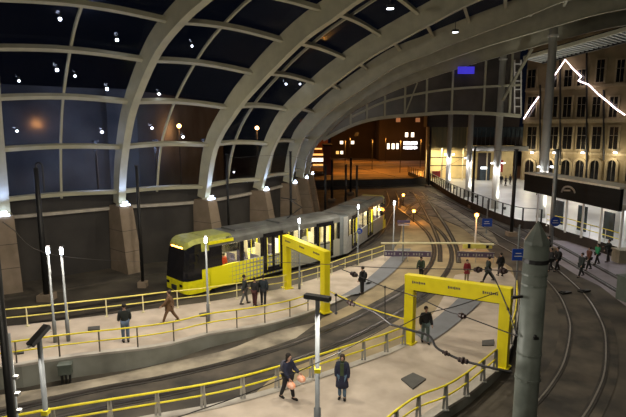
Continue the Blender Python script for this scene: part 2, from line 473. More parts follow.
# ------------------------------------------------------------------ fences
def fence(path, zf, hgt, label, rail_m, post_m='galv', step=None, post='plain', at=None, mid=True, group=None, rr=.038):
    path = [p.copy() for p in path]
    for p in path: p.z = zf(p)
    base = path[0].copy()
    root = empty('railing', base, 0, label, 'railing', group)
    L = lambda p: p - base
    up = Vector((0, 0, hgt))
    MB().tube([L(p + up) for p in path], rr, 8).build('top_rail', rail_m, root, smoothit=True)
    if mid: MB().tube([L(p + up * .55) for p in path], rr * .85, 8).build('middle_rail', rail_m, root, smoothit=True)
    posts = at if at else resample(path, step)
    for p in posts:
        p = p.copy(); p.z = zf(p); q = L(p); mb = MB()
        if post == 'plain':
            mb.tube([q, q + up], .032, 6); mb.box(q + Vector((0, 0, .015)), (.16, .16, .03))
        else:
            mb.beam(q + Vector((-.07, 0, 0)), q + Vector((-.02, 0, hgt + .02)), .025, .09)
            mb.beam(q + Vector((.07, 0, 0)), q + Vector((.02, 0, hgt + .02)), .025, .09)
            mb.box(q + Vector((0, 0, .02)), (.26, .2, .03))
            mb.box(q + Vector((0, 0, hgt * .55)), (.09, .09, .05))
        mb.build('post', post_m, root)
    return root
zfA = lambda p: zA(p.x)
zfB = lambda p: zB(p.y)
fAi = resample(farA[:-4], .5)
fence(offs(fAi, .3), zfA, .95, 'cream and yellow handrail along the far platform edge in front of the tram', 'yellow_pale', 'cream_rail', step=1.75)
pA = [gA(*p) for p in [(-40, 370.5), (17, 364), (60, 357.5), (100, 352.5), (138, 348), (174, 342), (207, 333.5), (237, 328.5), (265, 323.5), (290, 317.5), (308, 311.5)]]
fence(smooth(pA, 3), zfA, .98, 'tan yellow handrail along the near edge of the far platform, above its grey side wall', 'yellow_rail', 'post_brown', at=pA)
pB = [gB(*p) for p in [(-60, 457), (0, 444), (55, 433), (111, 423), (158, 415), (203, 407), (242, 398), (276, 388), (310, 377.5), (338, 368), (362, 360), (384.5, 352), (402, 345)]]
fence(offs(smooth(pB, 3), .1), zfB, .92, 'bright yellow handrail along the foreground platform edge, ending at the large gate', 'yellow_rail', 'galv', at=offs(pB, .1), post='v', rr=.042)
pC = [gB(*p) for p in [(372, 459), (396, 437), (418, 421), (445, 410), (466, 396), (482.5, 382), (495, 371)]]
fence(smooth(pC, 3), zfB, .95, 'yellow handrail with twin steel posts on the right side of the foreground platform', 'yellow_rail', 'galv', at=pC, post='v')
pD = [gB(*p) for p in [(505, 358), (510, 345), (514, 330), (516, 312), (516, 296)]]
fence(smooth(pD, 3), zfB, 1.0, 'short yellow handrail behind the large gate, beside the pointed mast', 'yellow_rail', 'galv', at=pD, post='v')

# low barrier with purple banner across the crossing
def banner_fence(a, b, label):
    A = gp(*a); B = gp(*b); root = empty('barrier', A, 0, label, 'barrier'); D = B - A
    MB().tube([Vector((0, 0, .86)), D + Vector((0, 0, .86))], .03).build('top_rail', 'galv', root)
    MB().beam(Vector((0, 0, .62)), D + Vector((0, 0, .62)), .05, .42).build('banner', 'purple', root)
    mb = MB()
    for k in range(int(D.length / .22)):
        if k % 5 == 4: continue
        p = D.normalized() * (.15 + k * .22); mb.box(p + Vector((0, -.035, .62)), (.12, .01, .14 + .08 * (k % 3 == 0)))
    mb.build('lettering', 'galv', root)
    for t in (0.02, .5, .98):
        MB().tube([D * t, D * t + Vector((0, 0, .86))], .03, 6).build('post', 'galv', root)
banner_fence((384, 261), (431, 262), 'low barrier with a dark violet banner left of the track, behind the stooping figure')
banner_fence((457, 262), (494, 263), 'low barrier with a dark violet banner right of the track, behind the small red coat')

c_ = dp(477, 246, 22.7); root = empty('marker_board', c_, 0, 'pale yellow board fixed on the span bar above the red coat', 'board')
MB().box((0, -.06, 0), (1.35, .06, .2)).build('board', 'yellow_pale', root); MB().box((-.4, -.1, .02), (.12, .03, .2)).box((.45, -.1, .02), (.12, .03, .2)).build('clamp', 'black_metal', root)
# yellow chain rail between the gates
a = dp(329, 291, 28); b = dp(404, 319, 24.4)
r = empty('barrier_rail', a, 0, 'thin yellow rail sagging from the small gate to the large gate above the track', 'rail')
D = b - a; MB().tube([D * t + Vector((0, 0, -.12 * math.sin(PI * t))) for t in [k / 12 for k in range(13)]], .035).build('rail', 'yellow_rail', r)
MB().tube([Vector((0, 0, .03)), Vector((.01, 0, -.35))], .02).build('hanger', 'yellow_rail', r)

# ------------------------------------------------------------------ yellow gates
def gate(a, b, ha, hb, w, bh, label):
    base = a.copy(); root = empty('gate', base, 0, label, 'gate'); L = lambda p: p - base
    D = (b - a); ang = math.atan2(D.y, D.x)
    for p, h in ((a, ha), (b, hb)):
        q = L(p); mb = MB().box(q + Vector((0, 0, h / 2)), (w, w * .8, h), ang)
        mb.box(q + Vector((0, 0, .03)), (w * 1.35, w * 1.3, .06), ang)
        mb.build('post', 'yellow', root)
    t = D.normalized()
    A = L(a) + Vector((0, 0, ha)) - t * w / 2; B = L(b) + Vector((0, 0, hb)) + t * w / 2
    bm = MB().beam(A + Vector((0, 0, -bh / 2 + .01)), B + Vector((0, 0, -bh / 2 + .01)), w * .9, bh).build('beam', 'yellow', root)
    MB().beam(A + t * w + Vector((0, 0, -bh - .015)), B - t * w + Vector((0, 0, -bh - .015)), w * .7, .05).build('underside_strip', 'black_metal', bm)
    nrm = Vector((t.y, -t.x, 0)); nrm = nrm if nrm.y < 0 else -nrm
    # illegible dark lettering along the beam, as blurred in the photo
    for f0, f1, hh in ((.08, .22, .13), (.44, .56, .13), (.76, .90, .13)):
        mb = MB(); n_ = 8
        for k in range(n_):
            ff = f0 + (f1 - f0) * k / n_; p = A.lerp(B, ff) + nrm * (w * .45 + .004) + Vector((0, 0, -bh * .42 - .0)); hk = hh * (1.0 if k in (0, 4) else .7)
            mb.beam(p, p + (B - A) * ((f1 - f0) / n_ * .7), .012, hk)
        mb.build('lettering', 'post_brown', bm)
    return root
gate(gA(287.2, 288), gA(325, 312), 3.45, 3.6, .46, .62, 'small yellow portal gate on the far platform in front of the tram side')
gate(gB(409, 343), gB(502, 367), 3.35, 3.5, .44, .68, 'large yellow portal gate on the foreground platform beside the walking man in black')

# ------------------------------------------------------------------ lamp columns, masts
def lamp_column(p, h, label, power=330, group='lamp columns on the far platform', lean=0):
    root = empty('lamp_column', p, 0, label, 'lamp', group)
    MB().tube([(0, 0, 0), (0, 0, 1.0), (0, 0, 1.02), (0, 0, h)], [.085, .085, .055, .048], 10).build('pole', 'pole_grey', root, smoothit=True)
    MB().tube([(0, 0, h), (0, 0, h + .25), (0, 0, h + .3)], [.07, .07, .04], 10).build('lantern', 'lamp_white', root)
    light('POINT', (0, 0, h + .75), power, (1, .9, .78), .14, parent=root)
    MB().tube([(0, 0, h + .3), (0, 0, h + .34)], .085, 10).build('cap', 'dark_lamp', root)
    return root
lamp_column(gA(68.5, 341), 4.05, 'grey lamp column standing right of the other of the pair at the left platform end')
lc = lamp_column(gA(55.5, 342), 4.1, 'grey lamp column left of its neighbour at the left end of the far platform')
lamp_column(gA(208.5, 323), 4.2, 'lamp column with a white lit top rising in front of the tram cab')
lamp_column(gA(299.5, 289), 4.35, 'lamp column standing just right of the left post of the small yellow gate')
lamp_column(gA(357.5, 265), 4.45, 'lamp column with a round blue sign, in front of the tram joint')
lamp_column(gA(393, 257), 4.4, 'slim white lamp column at the far end of the platform handrail')
def foot_lamp(p, h, ang, label, power=440, tilt=0, hl=.36):
    root = empty('street_lamp', p, 0, label, 'lamp')
    MB().tube([(0, 0, 0), (0, 0, h * .44), (0, 0, h * .445), (0, 0, h)], [.098, .098, .066, .058], 12).build('pole', 'pole_dark', root, smoothit=True)
    MB().box((0, 0, h * .64), (.16, .16, .12)).build('yellow_band', 'yellow_rail', root)
    d = Vector((math.cos(ang), math.sin(ang), 0))
    hd = MB().beam(-d * hl + Vector((0, 0, h + .04 - tilt)), d * hl + Vector((0, 0, h + .04 + tilt)), .19, .11).build('lamp_head', 'dark_lamp', root)
    for s in (-1, 1): light('AREA', tuple(d * (.34 * s) + Vector((0, 0, h - .06 + s * tilt * .7))), power / 2, (1, .93, .82), .18, target=tuple(d * (7 * s)), parent=root)
    for s in (-1, 1): MB().box(d * (.26 * s) + Vector((0, 0, h - .035 + s * tilt * .6)), (.16, .12, .02), ang).build('lens', 'lamp_glass', root)
    return root
p = dp(317.5, 297, 12.6); foot_lamp(Vector((p.x, p.y, .5)), p.z - .5 - .05, -.42, 'lamp post with a dark flat head, left of the woman in a dark coat')
p = dp(39, 337, 11.5); foot_lamp(Vector((p.x, p.y, 0)), p.z, 1.25, 'foreground lamp post with a tilted dark head at the lower left', 160, .14, .27)

def mast(p, h, r, label, kind=0, group='black catenary masts along the wall'):
    root = empty('catenary_mast', p, 0, label, 'mast', group)
    MB().tube([(0, 0, 0), (0, 0, h)], [r, r * .85], 10).build('pole', 'pole_grey' if 'blue disc' in label else 'black_metal', root, smoothit=True)
    MB().box((0, 0, .2), (r * 5, r * 5, .4)).build('footing', 'concrete', root)
    if kind:
        MB().tube(smooth([(0, 0, h), (.04, 0, h + .22), (.2, 0, h + .32), (.36, 0, h + .22), (.4, 0, h - .1), (.4, 0, h - 1.4)]), .05, 6).build('tension_loop', 'black_metal', root)
    else: MB().tube([(0, 0, h), (0, 0, h + .08)], [r * 1.2, r * 1.2], 10).build('cap', 'black_metal', root)
    return root
mast(gp(47, 300), 8.2, .17, 'tall black mast with a looped top at the left, before the concrete buttresses', 1)
mast(gp(143, 287), 8.1, .11, 'black mast left of the tram front, against the dark wall')
mast(Vector((dp(227, 160, 42).x, 42, 0)), 8.4, .11, 'black mast rising behind the tram between two lit buttresses')
mast(Vector((dp(290.5, 160, 47).x, 47, 0)), 8.4, .13, 'black mast in front of the narrow far roof ribs')
for u, Y, t, lb in ((325.5, 58, 166, 'black mast standing before the orange lit building'), (346, 66, 165, 'left one of the close pair of dark masts in front of the orange car park'), (357, 60, 166, 'right one of the close pair of dark masts in front of the orange car park'),
                (332, 74, 160, 'thin dark mast right of the orange lit building'), (351, 82, 158, 'thin far mast between the close pair of masts'), (430.5, 92, 128, 'tall dark mast at the left corner of the concourse building'),
                (516.5, 49, 150, 'dark mast standing at the edge of the white concourse floor'), (475, 67, 148, 'dark mast in front of the concourse between two white columns')):
    p = dp(u, t, Y); mast(Vector((p.x, p.y, 0)), p.z, (.16 if Y < 70 else .2) if u < 400 else .18, lb, group='distant masts')
p = dp(557.5, 150, 42.5); mast(Vector((p.x, p.y, 0)), p.z, .19, 'grey mast with a blue disc in front of the long dark canopy', group='distant masts')

# big foreground pointed mast
pm = dp(537, 240, 11.6); pm.z = 0
root = empty('pointed_mast', pm, 0, 'thick grey octagonal mast with a pointed top in the right foreground', 'mast')
zt = dp(537, 221, 11.6).z; zs = dp(537, 243, 11.6).z
MB().tube([(0, 0, 0), (0, 0, zs)], [.292, .285], 14).build('shaft', 'mast', root, smoothit=True)
MB().tube([(0, 0, zs - .02), (0, 0, zs + .06), (0, 0, zt)], [.30, .29, .015], 8).build('pointed_cap', 'mast', root)
for z_, hh, rr in ((zs - .42, .10, .30), (zs - .75, .05, .298), (zs - 1.0, .05, .298), (zs - 2.75, .05, .30), (zs - 3.4, .06, .31)):
    MB().tube([(0, 0, z_ - hh / 2), (0, 0, z_ + hh / 2)], rr, 14).build('band', 'mast' if hh < .09 else 'black_metal', root)
MB().box((0, -.31, zs - 2.25), (.12, .04, .06)).box((-.02, -.31, zs - 2.22), (.05, .06, .10)).build('bracket', 'black_metal', root)
MB().beam((-.28, -.05, zs - 1.3), (-.55, -.1, zs - 1.32), .06, .06).beam((.28, 0, zs - .42), (.45, .05, zs - .42), .08, .08).build('side_arm', 'black_metal', root)
ML = lambda u, v, Y: dp(u, v, Y)
# left edge foreground mast + light steel pole
p = dp(3, 330, 9.5)
root = empty('catenary_mast', (p.x, p.y, 0), 0, 'dark mast at the extreme left edge of the photo', 'mast')
MB().tube([(0, 0, 0), (0, 0, 8.6)], [.09, .075], 10).build('pole', 'black_metal', root, smoothit=True)
MB().box((0, 0, .15), (.5, .5, .3)).build('footing', 'concrete', root)
p = dp(12, 380, 10.4); p2 = dp(7, 334, 10.4)
root = empty('steel_pole', (p.x, p.y, 0), 0, 'light galvanised pole with clamps beside the dark mast at the lower left corner', 'pole')
MB().tube([(0, 0, 0), (0, 0, p2.z)], .06, 10).build('pole', 'pole_grey', root, smoothit=True)
for z_ in (4.2, 4.6, 5.0): MB().box((.08, -.03, z_), (.16, .1, .07)).build('clamp', 'galv', root)

# ------------------------------------------------------------------ overhead wires
def wire(pts, label, r=.018, lumps=(), droppers=(), m='wire', n=6):
    P = [dp(*q) for q in pts]; base = P[0].copy()
    root = empty('overhead_wire', base, 0, label, 'wire')
    MB().tube([p - base for p in smooth(P, n)], r, 6).build('cable', m, root)
    for (u, v, Y, s) in lumps:
        c = dp(u, v, Y) - base; k = min(range(len(P) - 1), key=lambda i: abs((P[i] - base - c).length + (P[i + 1] - base - c).length - (P[i + 1] - P[i]).length))
        d = (P[k + 1] - P[k]).normalized(); mb = MB()
        for j in range(5):
            cc = c + d * ((j - 2) * s * .55); rj = s * (.55 + .45 * (j % 2 == 0)) * (1 if abs(j - 2) < 2 else .7)
            mb.tube([cc - d * s * .22, cc + d * s * .22], rj, 10)
        mb.build('insulator', 'insulator', root)
    for (u, v0, v1, Y) in droppers:
        mb = MB().tube([dp(u, v0, Y) - base, dp(u, v1, Y) - base], r * 1.1, 6); mb.sphere(dp(u, v1, Y) - base, r * 3); mb.sphere(dp(u, v0, Y) - base, r * 3)
        mb.build('dropper', m, root)
wire([(250, 262, 30), (300, 263, 24), (380, 267.5, 18), (478, 269.5, 13.5), (527, 272, 11.6)], 'level span wire with two dark insulators running left from the pointed mast', .014, [(478, 269.7, 13.5, .09), (503, 271, 12.5, .09)])
wire([(488, 268, 13.3), (495, 279, 12.8), (508, 309, 12.0), (517, 336, 11.5)], 'steep wire falling from the level span wire down to the pointed mast', .02, [(508, 309, 12.0, .035)])
wire([(342, 269.5, 17), (355, 274.5, 16.5), (385, 287, 15.4), (414, 296, 14.4), (447, 311, 13), (463, 316, 12.5), (517, 336, 11.5)], 'long wire from beside the standing man in black to the mast, with dark insulators', .015, [(354, 274.3, 16.6, .1), (462, 315.8, 12.5, .08)], [(385, 287, 319, 15.4)])
wire([(336, 295, 14), (351, 303, 13.7), (374, 312, 13.2), (393, 326, 12.6)], 'short wire with one insulator and a dropper beside the small gate', .016, [(351, 303, 13.7, .09)], [(336, 295, 313, 14)])
wire([(391, 324.5, 12.2), (410, 330, 12), (429, 336, 11.8), (436, 347, 11.6), (446, 353, 11.4), (463, 360.5, 11.1), (492, 368, 10.6), (512, 372, 10.4)], 'thick sagging black feeder cable crossing in front of the walking man', .03, [(446, 353.2, 11.4, .065), (463, 360.6, 11.1, .085)])
wire([(391, 324.5, 12.2), (400, 326, 12.2), (425, 314, 12.6), (453, 307, 13), (475, 300, 13.6), (498, 292, 14.5)], 'thin contact wire curving past the large gate beam', .012)
wire([(391, 324.5, 12.2), (360, 342, 11.2), (330, 357, 10.5), (250, 392, 9.3), (140, 430, 8)], 'thin contact wire above the platform tracks at lower centre', .010)
wire([(381, 243.2, 24), (420, 243.2, 23.5), (460, 243.3, 23), (494, 244.5, 22.5)], 'pale yellow span bar crossing above the tracks in the middle distance', .05, m='cream_rail')
wire([(227, 158, 42), (290, 156, 47), (325, 168, 58)], 'thin wire strung between the black masts behind the tram', .012)
wire([(357, 168, 60), (420, 178, 64), (475, 152, 67), (516, 152, 49)], 'thin wire sagging across the far tracks to the concourse masts', .02)
wire([(3, 222, 9.5), (60, 256, 16), (143, 262, 33)], 'thin wire from the left edge mast to the wall', .008)

# ------------------------------------------------------------------ roof
TR = {1: None,
 2: (-40, 5, [(122, 204), (124, 165), (131, 120), (143, 85), (160, 50), (185, 20), (208, 0)], [(15, 19.0), (20, 20.2), (26, 21), (32, 21.4)], (122, 205)),
 3: (-30, 5, [(207, 199), (216, 148), (237, 112), (254, 91), (287, 57), (310, 36), (335, 19), (358, 2)], [(17, 19.8), (22, 20.9), (28, 21.7), (34, 22)], (207, 199)),
 4: (-21, 5, [(262, 190), (272, 154), (287, 125), (307, 105), (361, 64), (402, 40), (430, 25), (480, 0)], [(23, 21.1), (28, 21.9), (34, 22.3)], (262, 190)),
 5: (-14, 5, [(291, 181), (301, 144), (317, 124), (336, 107), (360, 91), (396, 67), (430, 54), (448, 46), (528, 16), (569, 0)], [(31, 22.6), (36, 23)], (291, 183)),
 6: (-9, 5, [(303, 177), (309, 153), (326, 130), (357, 104), (399, 79), (473, 51), (547, 29), (600, 14)], [(36, 22.8)], (303, 178)),
 7: (-5, 5, [(309, 171), (314, 150), (322, 140), (351, 113), (397, 90), (451, 71), (502, 56), (600, 30)], [(40, 22.6)], (309, 174))}
RIB = {}
for i, t in TR.items():
    if t is None: continue
    az, zb, tr, ext, bs = t; az = math.radians(az); d = Vector((math.cos(az), math.sin(az), 0)); b0 = gp(bs[0], bs[1], zb)
    prof = []
    for u, v in tr:
        r_ = ray(u, v); det = r_.x * (-d.y) - (-d.x) * r_.y
        tt = (b0.x * (-d.y) - (-d.x) * b0.y) / det
        P_ = Vector((0, 0, H)) + r_ * tt; s_ = (P_ - b0).dot(d); prof.append((s_, P_.z))
    prof[0] = (0, 5.0)
    prof += [e for e in ext if e[0] > prof[-1][0] + 1]
    pts = smooth([b0 + d * s_ + Vector((0, 0, z_ - 5)) for s_, z_ in prof], 5)
    RIB[i] = (d, resample(pts, .8), b0)
# rib 1: same profile as rib 2, seen almost edge on
d2, p2_, b2_ = RIB[2]
az = math.radians(-57.0); d1 = Vector((math.cos(az), math.sin(az), 0)); b1 = gp(4.0, 215, 5)
RIB[1] = (d1, [b1 + d1 * (p - b2_).dot(d2) + Vector((0, 0, p.z - 5)) for p in p2_], b1)
# a further rib to the left, outside the frame
b00 = b1 + Vector((-6.2, -2.4, 0)); RIB[0] = (d1, [p + (b00 - b1) for p in RIB[1][1]], b00)
def arcpt(i, s):
    pts = RIB[i][1]; acc = 0
    for a, b in zip(pts, pts[1:]):
        l = (b - a).length
        if acc + l >= s:
            t = (b - a).normalized(); return a.lerp(b, (s - acc) / l), t
        acc += l
    return pts[-1], (pts[-1] - pts[-2]).normalized()
def arclen(i): return sum((b - a).length for a, b in zip(RIB[i][1], RIB[i][1][1:]))
def upn(i, t):
    d = RIB[i][0]; n_ = Vector((-t.z * d.x, -t.z * d.y, t.dot(d))); return n_.normalized()   # normal pointing outward (up/left)
lab = {1: 'pale steel roof rib rising up the left edge of the photo', 2: 'wide curved roof rib, second from the left, left of the tram', 3: 'curved roof rib, third from the left, rising behind the tram front', 4: 'curved roof rib, fourth from the left, above the middle of the tram',
       5: 'long curved roof rib, fifth from the left, sweeping right across the roof', 6: 'long thin-edged roof rib just in front of the end rib', 7: 'last roof rib framing the glazed end screen'}
DEP = 1.05
def rdep(i, s): return .85 + min(1, s / 12) * {0: .35, 1: .35, 2: .45, 3: .6, 4: .75, 5: .9, 6: 1.3, 7: 1.6}[i]
for i in range(1, 8):
    d, pts, b0 = RIB[i]; base = b0.copy(); base.z = 5
    root = empty('roof_rib', base, 0, lab[i], 'roof rib')
    W = .55 if i > 1 else .75
    ups = []
    for k, p in enumerate(pts):
        t = (pts[min(k + 1, len(pts) - 1)] - pts[max(0, k - 1)]).normalized(); ups.append(upn(i, t))
    P = [p - base for p in pts]
    wb_ = MB(); ring_ = []
    for k, (p, u) in enumerate(zip(P, ups)):
        t = (P[min(k + 1, len(P) - 1)] - P[max(0, k - 1)]).normalized(); sd_ = t.cross(u).normalized(); D_ = rdep(i, k * .8)
        for x_, y_ in ((-W * .38, .02), (W * .38, .02), (W * .38, D_), (-W * .38, D_)): ring_.append(p + sd_ * x_ + u * y_)
    m_ = len(P); wb_.add(ring_, [(q * 4 + a_, (q + 1) * 4 + a_, (q + 1) * 4 + (a_ + 1) % 4, q * 4 + (a_ + 1) % 4) for q in range(m_ - 1) for a_ in range(4)] + [(0, 1, 2, 3), (4 * m_ - 1, 4 * m_ - 2, 4 * m_ - 3, 4 * m_ - 4)])
    wb_.build('web', 'roof_steel', root)
    MB().sweep([p + u * .04 for p, u in zip(P, ups)], [(-W / 2, -.05), (W / 2, -.05), (W / 2, .05), (-W / 2, .05)], ups=ups).build('lower_flange', 'roof_steel', root)
    MB().prism([(-.3, -.3), (.3, -.3), (.3, .3), (-.3, .3)], 0, .12).build('base_plate', 'roof_steel', root)
# purlins, mid bars, glass
glassv = []
ceil = MB(); rootc = None
bvh_v = []; bvh_f = []
lat = []
purl = MB(); midb = MB()
ceiling = empty('ceiling', (0, 0, 0)); ceiling['kind'] = 'structure'
for i in range(0, 7):
    j = i + 1; La, Lb = arclen(i), arclen(j); n_ = 30
    ticks = [.9 + 3.25 * k for k in range(12)]
    rows = []
    for k in range(0, 60):
        s = .5 + k * .8
        if s > min(La, Lb): break
        a, ta = arcpt(i, s); b, tb = arcpt(j, s); na, nb = upn(i, ta), upn(j, tb)
        A = a + na * rdep(i, s); B = b + nb * rdep(j, s); row = []
        for q in range(7):
            t = q / 6; row.append(A.lerp(B, t) + (na + nb).normalized() * (.35 * math.sin(PI * t)))
        rows.append(row)
    mb = MB()
    vs = [p for r_ in rows for p in r_]
    fs = [(r_ * 7 + q, r_ * 7 + q + 1, (r_ + 1) * 7 + q + 1, (r_ + 1) * 7 + q) for r_ in range(len(rows) - 1) for q in range(6)]
    mb.add(vs, fs); mb.build('glazing', 'roof_glass', ceiling, smoothit=True)
    nb0 = len(bvh_v); bvh_v += vs; bvh_f += [tuple(x + nb0 for x in f_) for f_ in fs]
    # mid bar follows the centre of the bay
    ctr = [(r_[3] - (r_[3] - (rows[k][0] + rows[k][6]) / 2).normalized() * .12) for k, r_ in enumerate(rows)]
    nrm = []
    for k in range(len(rows)):
        t = (rows[min(k + 1, len(rows) - 1)][3] - rows[max(k - 1, 0)][3]).normalized(); sdv = (rows[k][6] - rows[k][0]).normalized(); nrm.append(sdv.cross(t).normalized() * (1 if sdv.cross(t).z > 0 else -1))
    MB().sweep([r_[3] - nn * .1 for r_, nn in zip(rows, nrm)], [(-.07, -.09), (.07, -.09), (.07, .09), (-.07, .09)], ups=nrm).build('glazing_bar', 'roof_steel', ceiling)
    for s in ticks:
        if s > min(La, Lb) - .3: break
        a, ta = arcpt(i, s); b, tb = arcpt(j, s); na, nb = upn(i, ta), upn(j, tb); nm = (na + nb).normalized()
        pts = [(a + na * (rdep(i, s) - .42)).lerp(b + nb * (rdep(j, s) - .42), t) + nm * (.38 * math.sin(PI * t)) for t in [q / 10 for q in range(11)]]
        o = MB().sweep(pts, [(-.13, -.17), (.13, -.17), (.13, .17), (-.13, .17)], ups=[nm] * 11).build('purlin', 'roof_steel', ceiling)
BV = BVHTree.FromPolygons([tuple(v) for v in bvh_v], bvh_f)

# glowing balls added under the glazing for lamp reflections in the panes
glints = [(60, 19, 1, 'in the dark pane at top left'), (117, 40, 1, 'in the top pane left of the second rib'), (57, 70, 1, 'in the upper left pane under the topmost one'), (75, 76, .6, 'close to the left glazing bar'), (107, 89, 1, 'in the pane touching the second rib'),
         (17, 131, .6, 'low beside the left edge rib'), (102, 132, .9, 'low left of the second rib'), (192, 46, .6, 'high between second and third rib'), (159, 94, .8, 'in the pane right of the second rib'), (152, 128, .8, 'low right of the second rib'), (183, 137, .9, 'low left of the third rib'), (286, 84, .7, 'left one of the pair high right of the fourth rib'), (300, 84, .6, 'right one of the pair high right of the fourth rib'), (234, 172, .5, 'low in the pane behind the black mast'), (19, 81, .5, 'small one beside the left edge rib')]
for u, v, s, lb in glints:
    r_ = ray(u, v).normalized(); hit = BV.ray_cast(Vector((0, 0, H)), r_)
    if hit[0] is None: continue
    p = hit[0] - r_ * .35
    root = empty('glint', p, 0, 'small white glint ball ' + lb, 'glint', 'added glints under the roof glass')
    MB().sphere((0, 0, 0), .075 * s + .02, 12, 8).build('lens', 'glint_white', root, smoothit=True)
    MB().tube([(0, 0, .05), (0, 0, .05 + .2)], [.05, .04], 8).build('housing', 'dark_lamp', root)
for u, v, lb in ((31, 117, 'left one of the orange pair seen through the left pane'), (39, 117, 'right one of the orange pair seen through the left pane')):
    p = dp(u, v, 48); p.z = p.z
    root = empty('street_lamp', (p.x, p.y, 0), 0, 'orange street lamp outside, ' + lb, 'lamp', 'orange street lamps outside')
    MB().tube([(0, 0, 0), (0, 0, p.z)], .08, 6).build('pole', 'black_metal', root)
    MB().sphere((0, 0, p.z), .17, 10, 6).build('lantern', 'orange_spot', root)
    light('POINT', (0, -.5, p.z - .6), 900, (1, .4, .1), .3, parent=root)
for (u, v, Y, c) in ((179, 126, 60, 'in the pane right of the second rib'), (257, 128, 66, 'in the pane left of the fourth rib')):
    p = dp(u, v, Y)
    root = empty('street_lamp', (p.x, p.y, 0), 0, 'orange street lamp outside, ' + c, 'lamp', 'orange street lamps outside')
    MB().tube([(0, 0, 0), (0, 0, p.z)], .08, 6).build('pole', 'black_metal', root)
    MB().sphere((0, 0, p.z), .25, 10, 6).build('lantern', 'orange_spot', root)
    light('POINT', (0, -.5, p.z - .6), 300, (1, .45, .15), .3, parent=root)

# ------------------------------------------------------------------ left wall, buttresses, uplights
bases = [RIB[i][2] for i in range(0, 8)]
curve = smooth([bases[0] + Vector((-8, -2, 0))] + bases + [bases[-1] + Vector((0.4, 8, 0)), bases[-1] + Vector((1.2, 22, 0))], 6)
wallc = offs(curve, -1.0)
wb = MB(); fr = [Vector((p.x, p.y, 0)) for p in wallc]; tp = [Vector((p.x, p.y, 4.55)) for p in wallc]
bk = [p for p in offs(tp, -.6)]; bk0 = [Vector((p.x, p.y, 0)) for p in bk]
wb.strip(fr, tp); wb.strip(tp, bk); wb.strip(bk, bk0)
struct('wall_left', wb, 'dark_wall')
up_ = offs(curve, -1.25)
struct('wall_upstand', MB().strip([Vector((p.x, p.y, 4.4)) for p in up_], [Vector((p.x, p.y, 5.75)) for p in up_]), 'dark_wall')
lg = MB().sweep([Vector((p.x, p.y, 4.72)) for p in offs(wallc, .12)], [(-.18, -.12), (.18, -.12), (.18, .1), (-.18, .1)])
struct('trim_3', lg, 'ledge')
# sill beam of the glazing (upper)
for i in range(0, 7):
    a, _ = arcpt(i, .7); b, _ = arcpt(i + 1, .7)
# glazed upstand between ledge and glazing
shelf = MB().strip([Vector((p.x, p.y, 4.5)) for p in offs(curve, .7)], [Vector((p.x, p.y, 4.5)) for p in offs(curve, -1.2)])
up_l = [None, 'at the left edge, under the first rib', 'under the second rib, left of the black mast', 'behind the tram front, under the third rib', 'behind the tram roof, under the fourth rib', 'under the fifth rib, right of the far masts', 'narrow one under the sixth rib', 'farthest one under the end rib']
for i in range(1, 8):
    d, pts, b0 = RIB[i]
    tang = Vector((-d.y, d.x, 0))
    rz = math.atan2(d.y, d.x)
    root = empty('concrete_buttress', (b0.x, b0.y, 0), rz, 'brown concrete buttress ' + up_l[i], 'buttress')
    w = 1.25
    mb = MB()
    vs = [(-1.0, -w * .5, 0), (1.45, -w * .5, 0), (1.45, w * .5, 0), (-1.0, w * .5, 0), (-1.0, -w * .42, 4.85), (.55, -w * .42, 4.85), (.55, w * .42, 4.85), (-1.0, w * .42, 4.85)]
    mb.add(vs, [(3, 2, 1, 0), (4, 5, 6, 7), (0, 1, 5, 4), (1, 2, 6, 5), (2, 3, 7, 6), (3, 0, 4, 7)])
    mb.build('body', 'concrete', root)
    for z_ in (1.7, 3.2):
        t_ = z_ / 4.85
        MB().box(((1.45 + (.55 - 1.45) * t_ - 1.0) / 2, 0, z_), (1.45 + (.55 - 1.45) * t_ + 1.0 + .02, w * (.5 - .08 * t_) * 2 + .02, .03)).build('joint', 'dark_wall', root)
    MB().prism([(-.9, -.5), (.5, -.5), (.5, .5), (-.9, .5)], 4.85, 4.98).build('cap_plate', 'concrete', root)
    # uplight fitting at the rib foot
    lp = b0 + d * .5
    ul = empty('uplight', (lp.x, lp.y, 5.0), rz, 'bluish white uplight ' + up_l[i], 'uplight', 'uplights at the rib feet')
    MB().prism([(-.18, -.3), (.1, -.3), (.1, .3), (-.18, .3)], 0, .1).prism([(-.1, -.17), (.03, -.17), (.03, .17), (-.1, .17)], .1, .3).build('housing', 'up_white', ul)
    light('SPOT', (.32, 0, .35), 340 if i < 5 else 200, (.34, .48, 1), .12, target=(.1, 0, 6), angle=95, blend=1, parent=ul)
# low kerb plateau before the wall
kb = MB(); c1 = offs(curve, 2.3)
kb.strip([Vector((p.x, p.y, .12)) for p in c1], [Vector((p.x, p.y, .12)) for p in wallc]); kb.strip([Vector((p.x, p.y, 0)) for p in c1], [Vector((p.x, p.y, .12)) for p in c1])
struct('floor_verge', kb, 'ground')
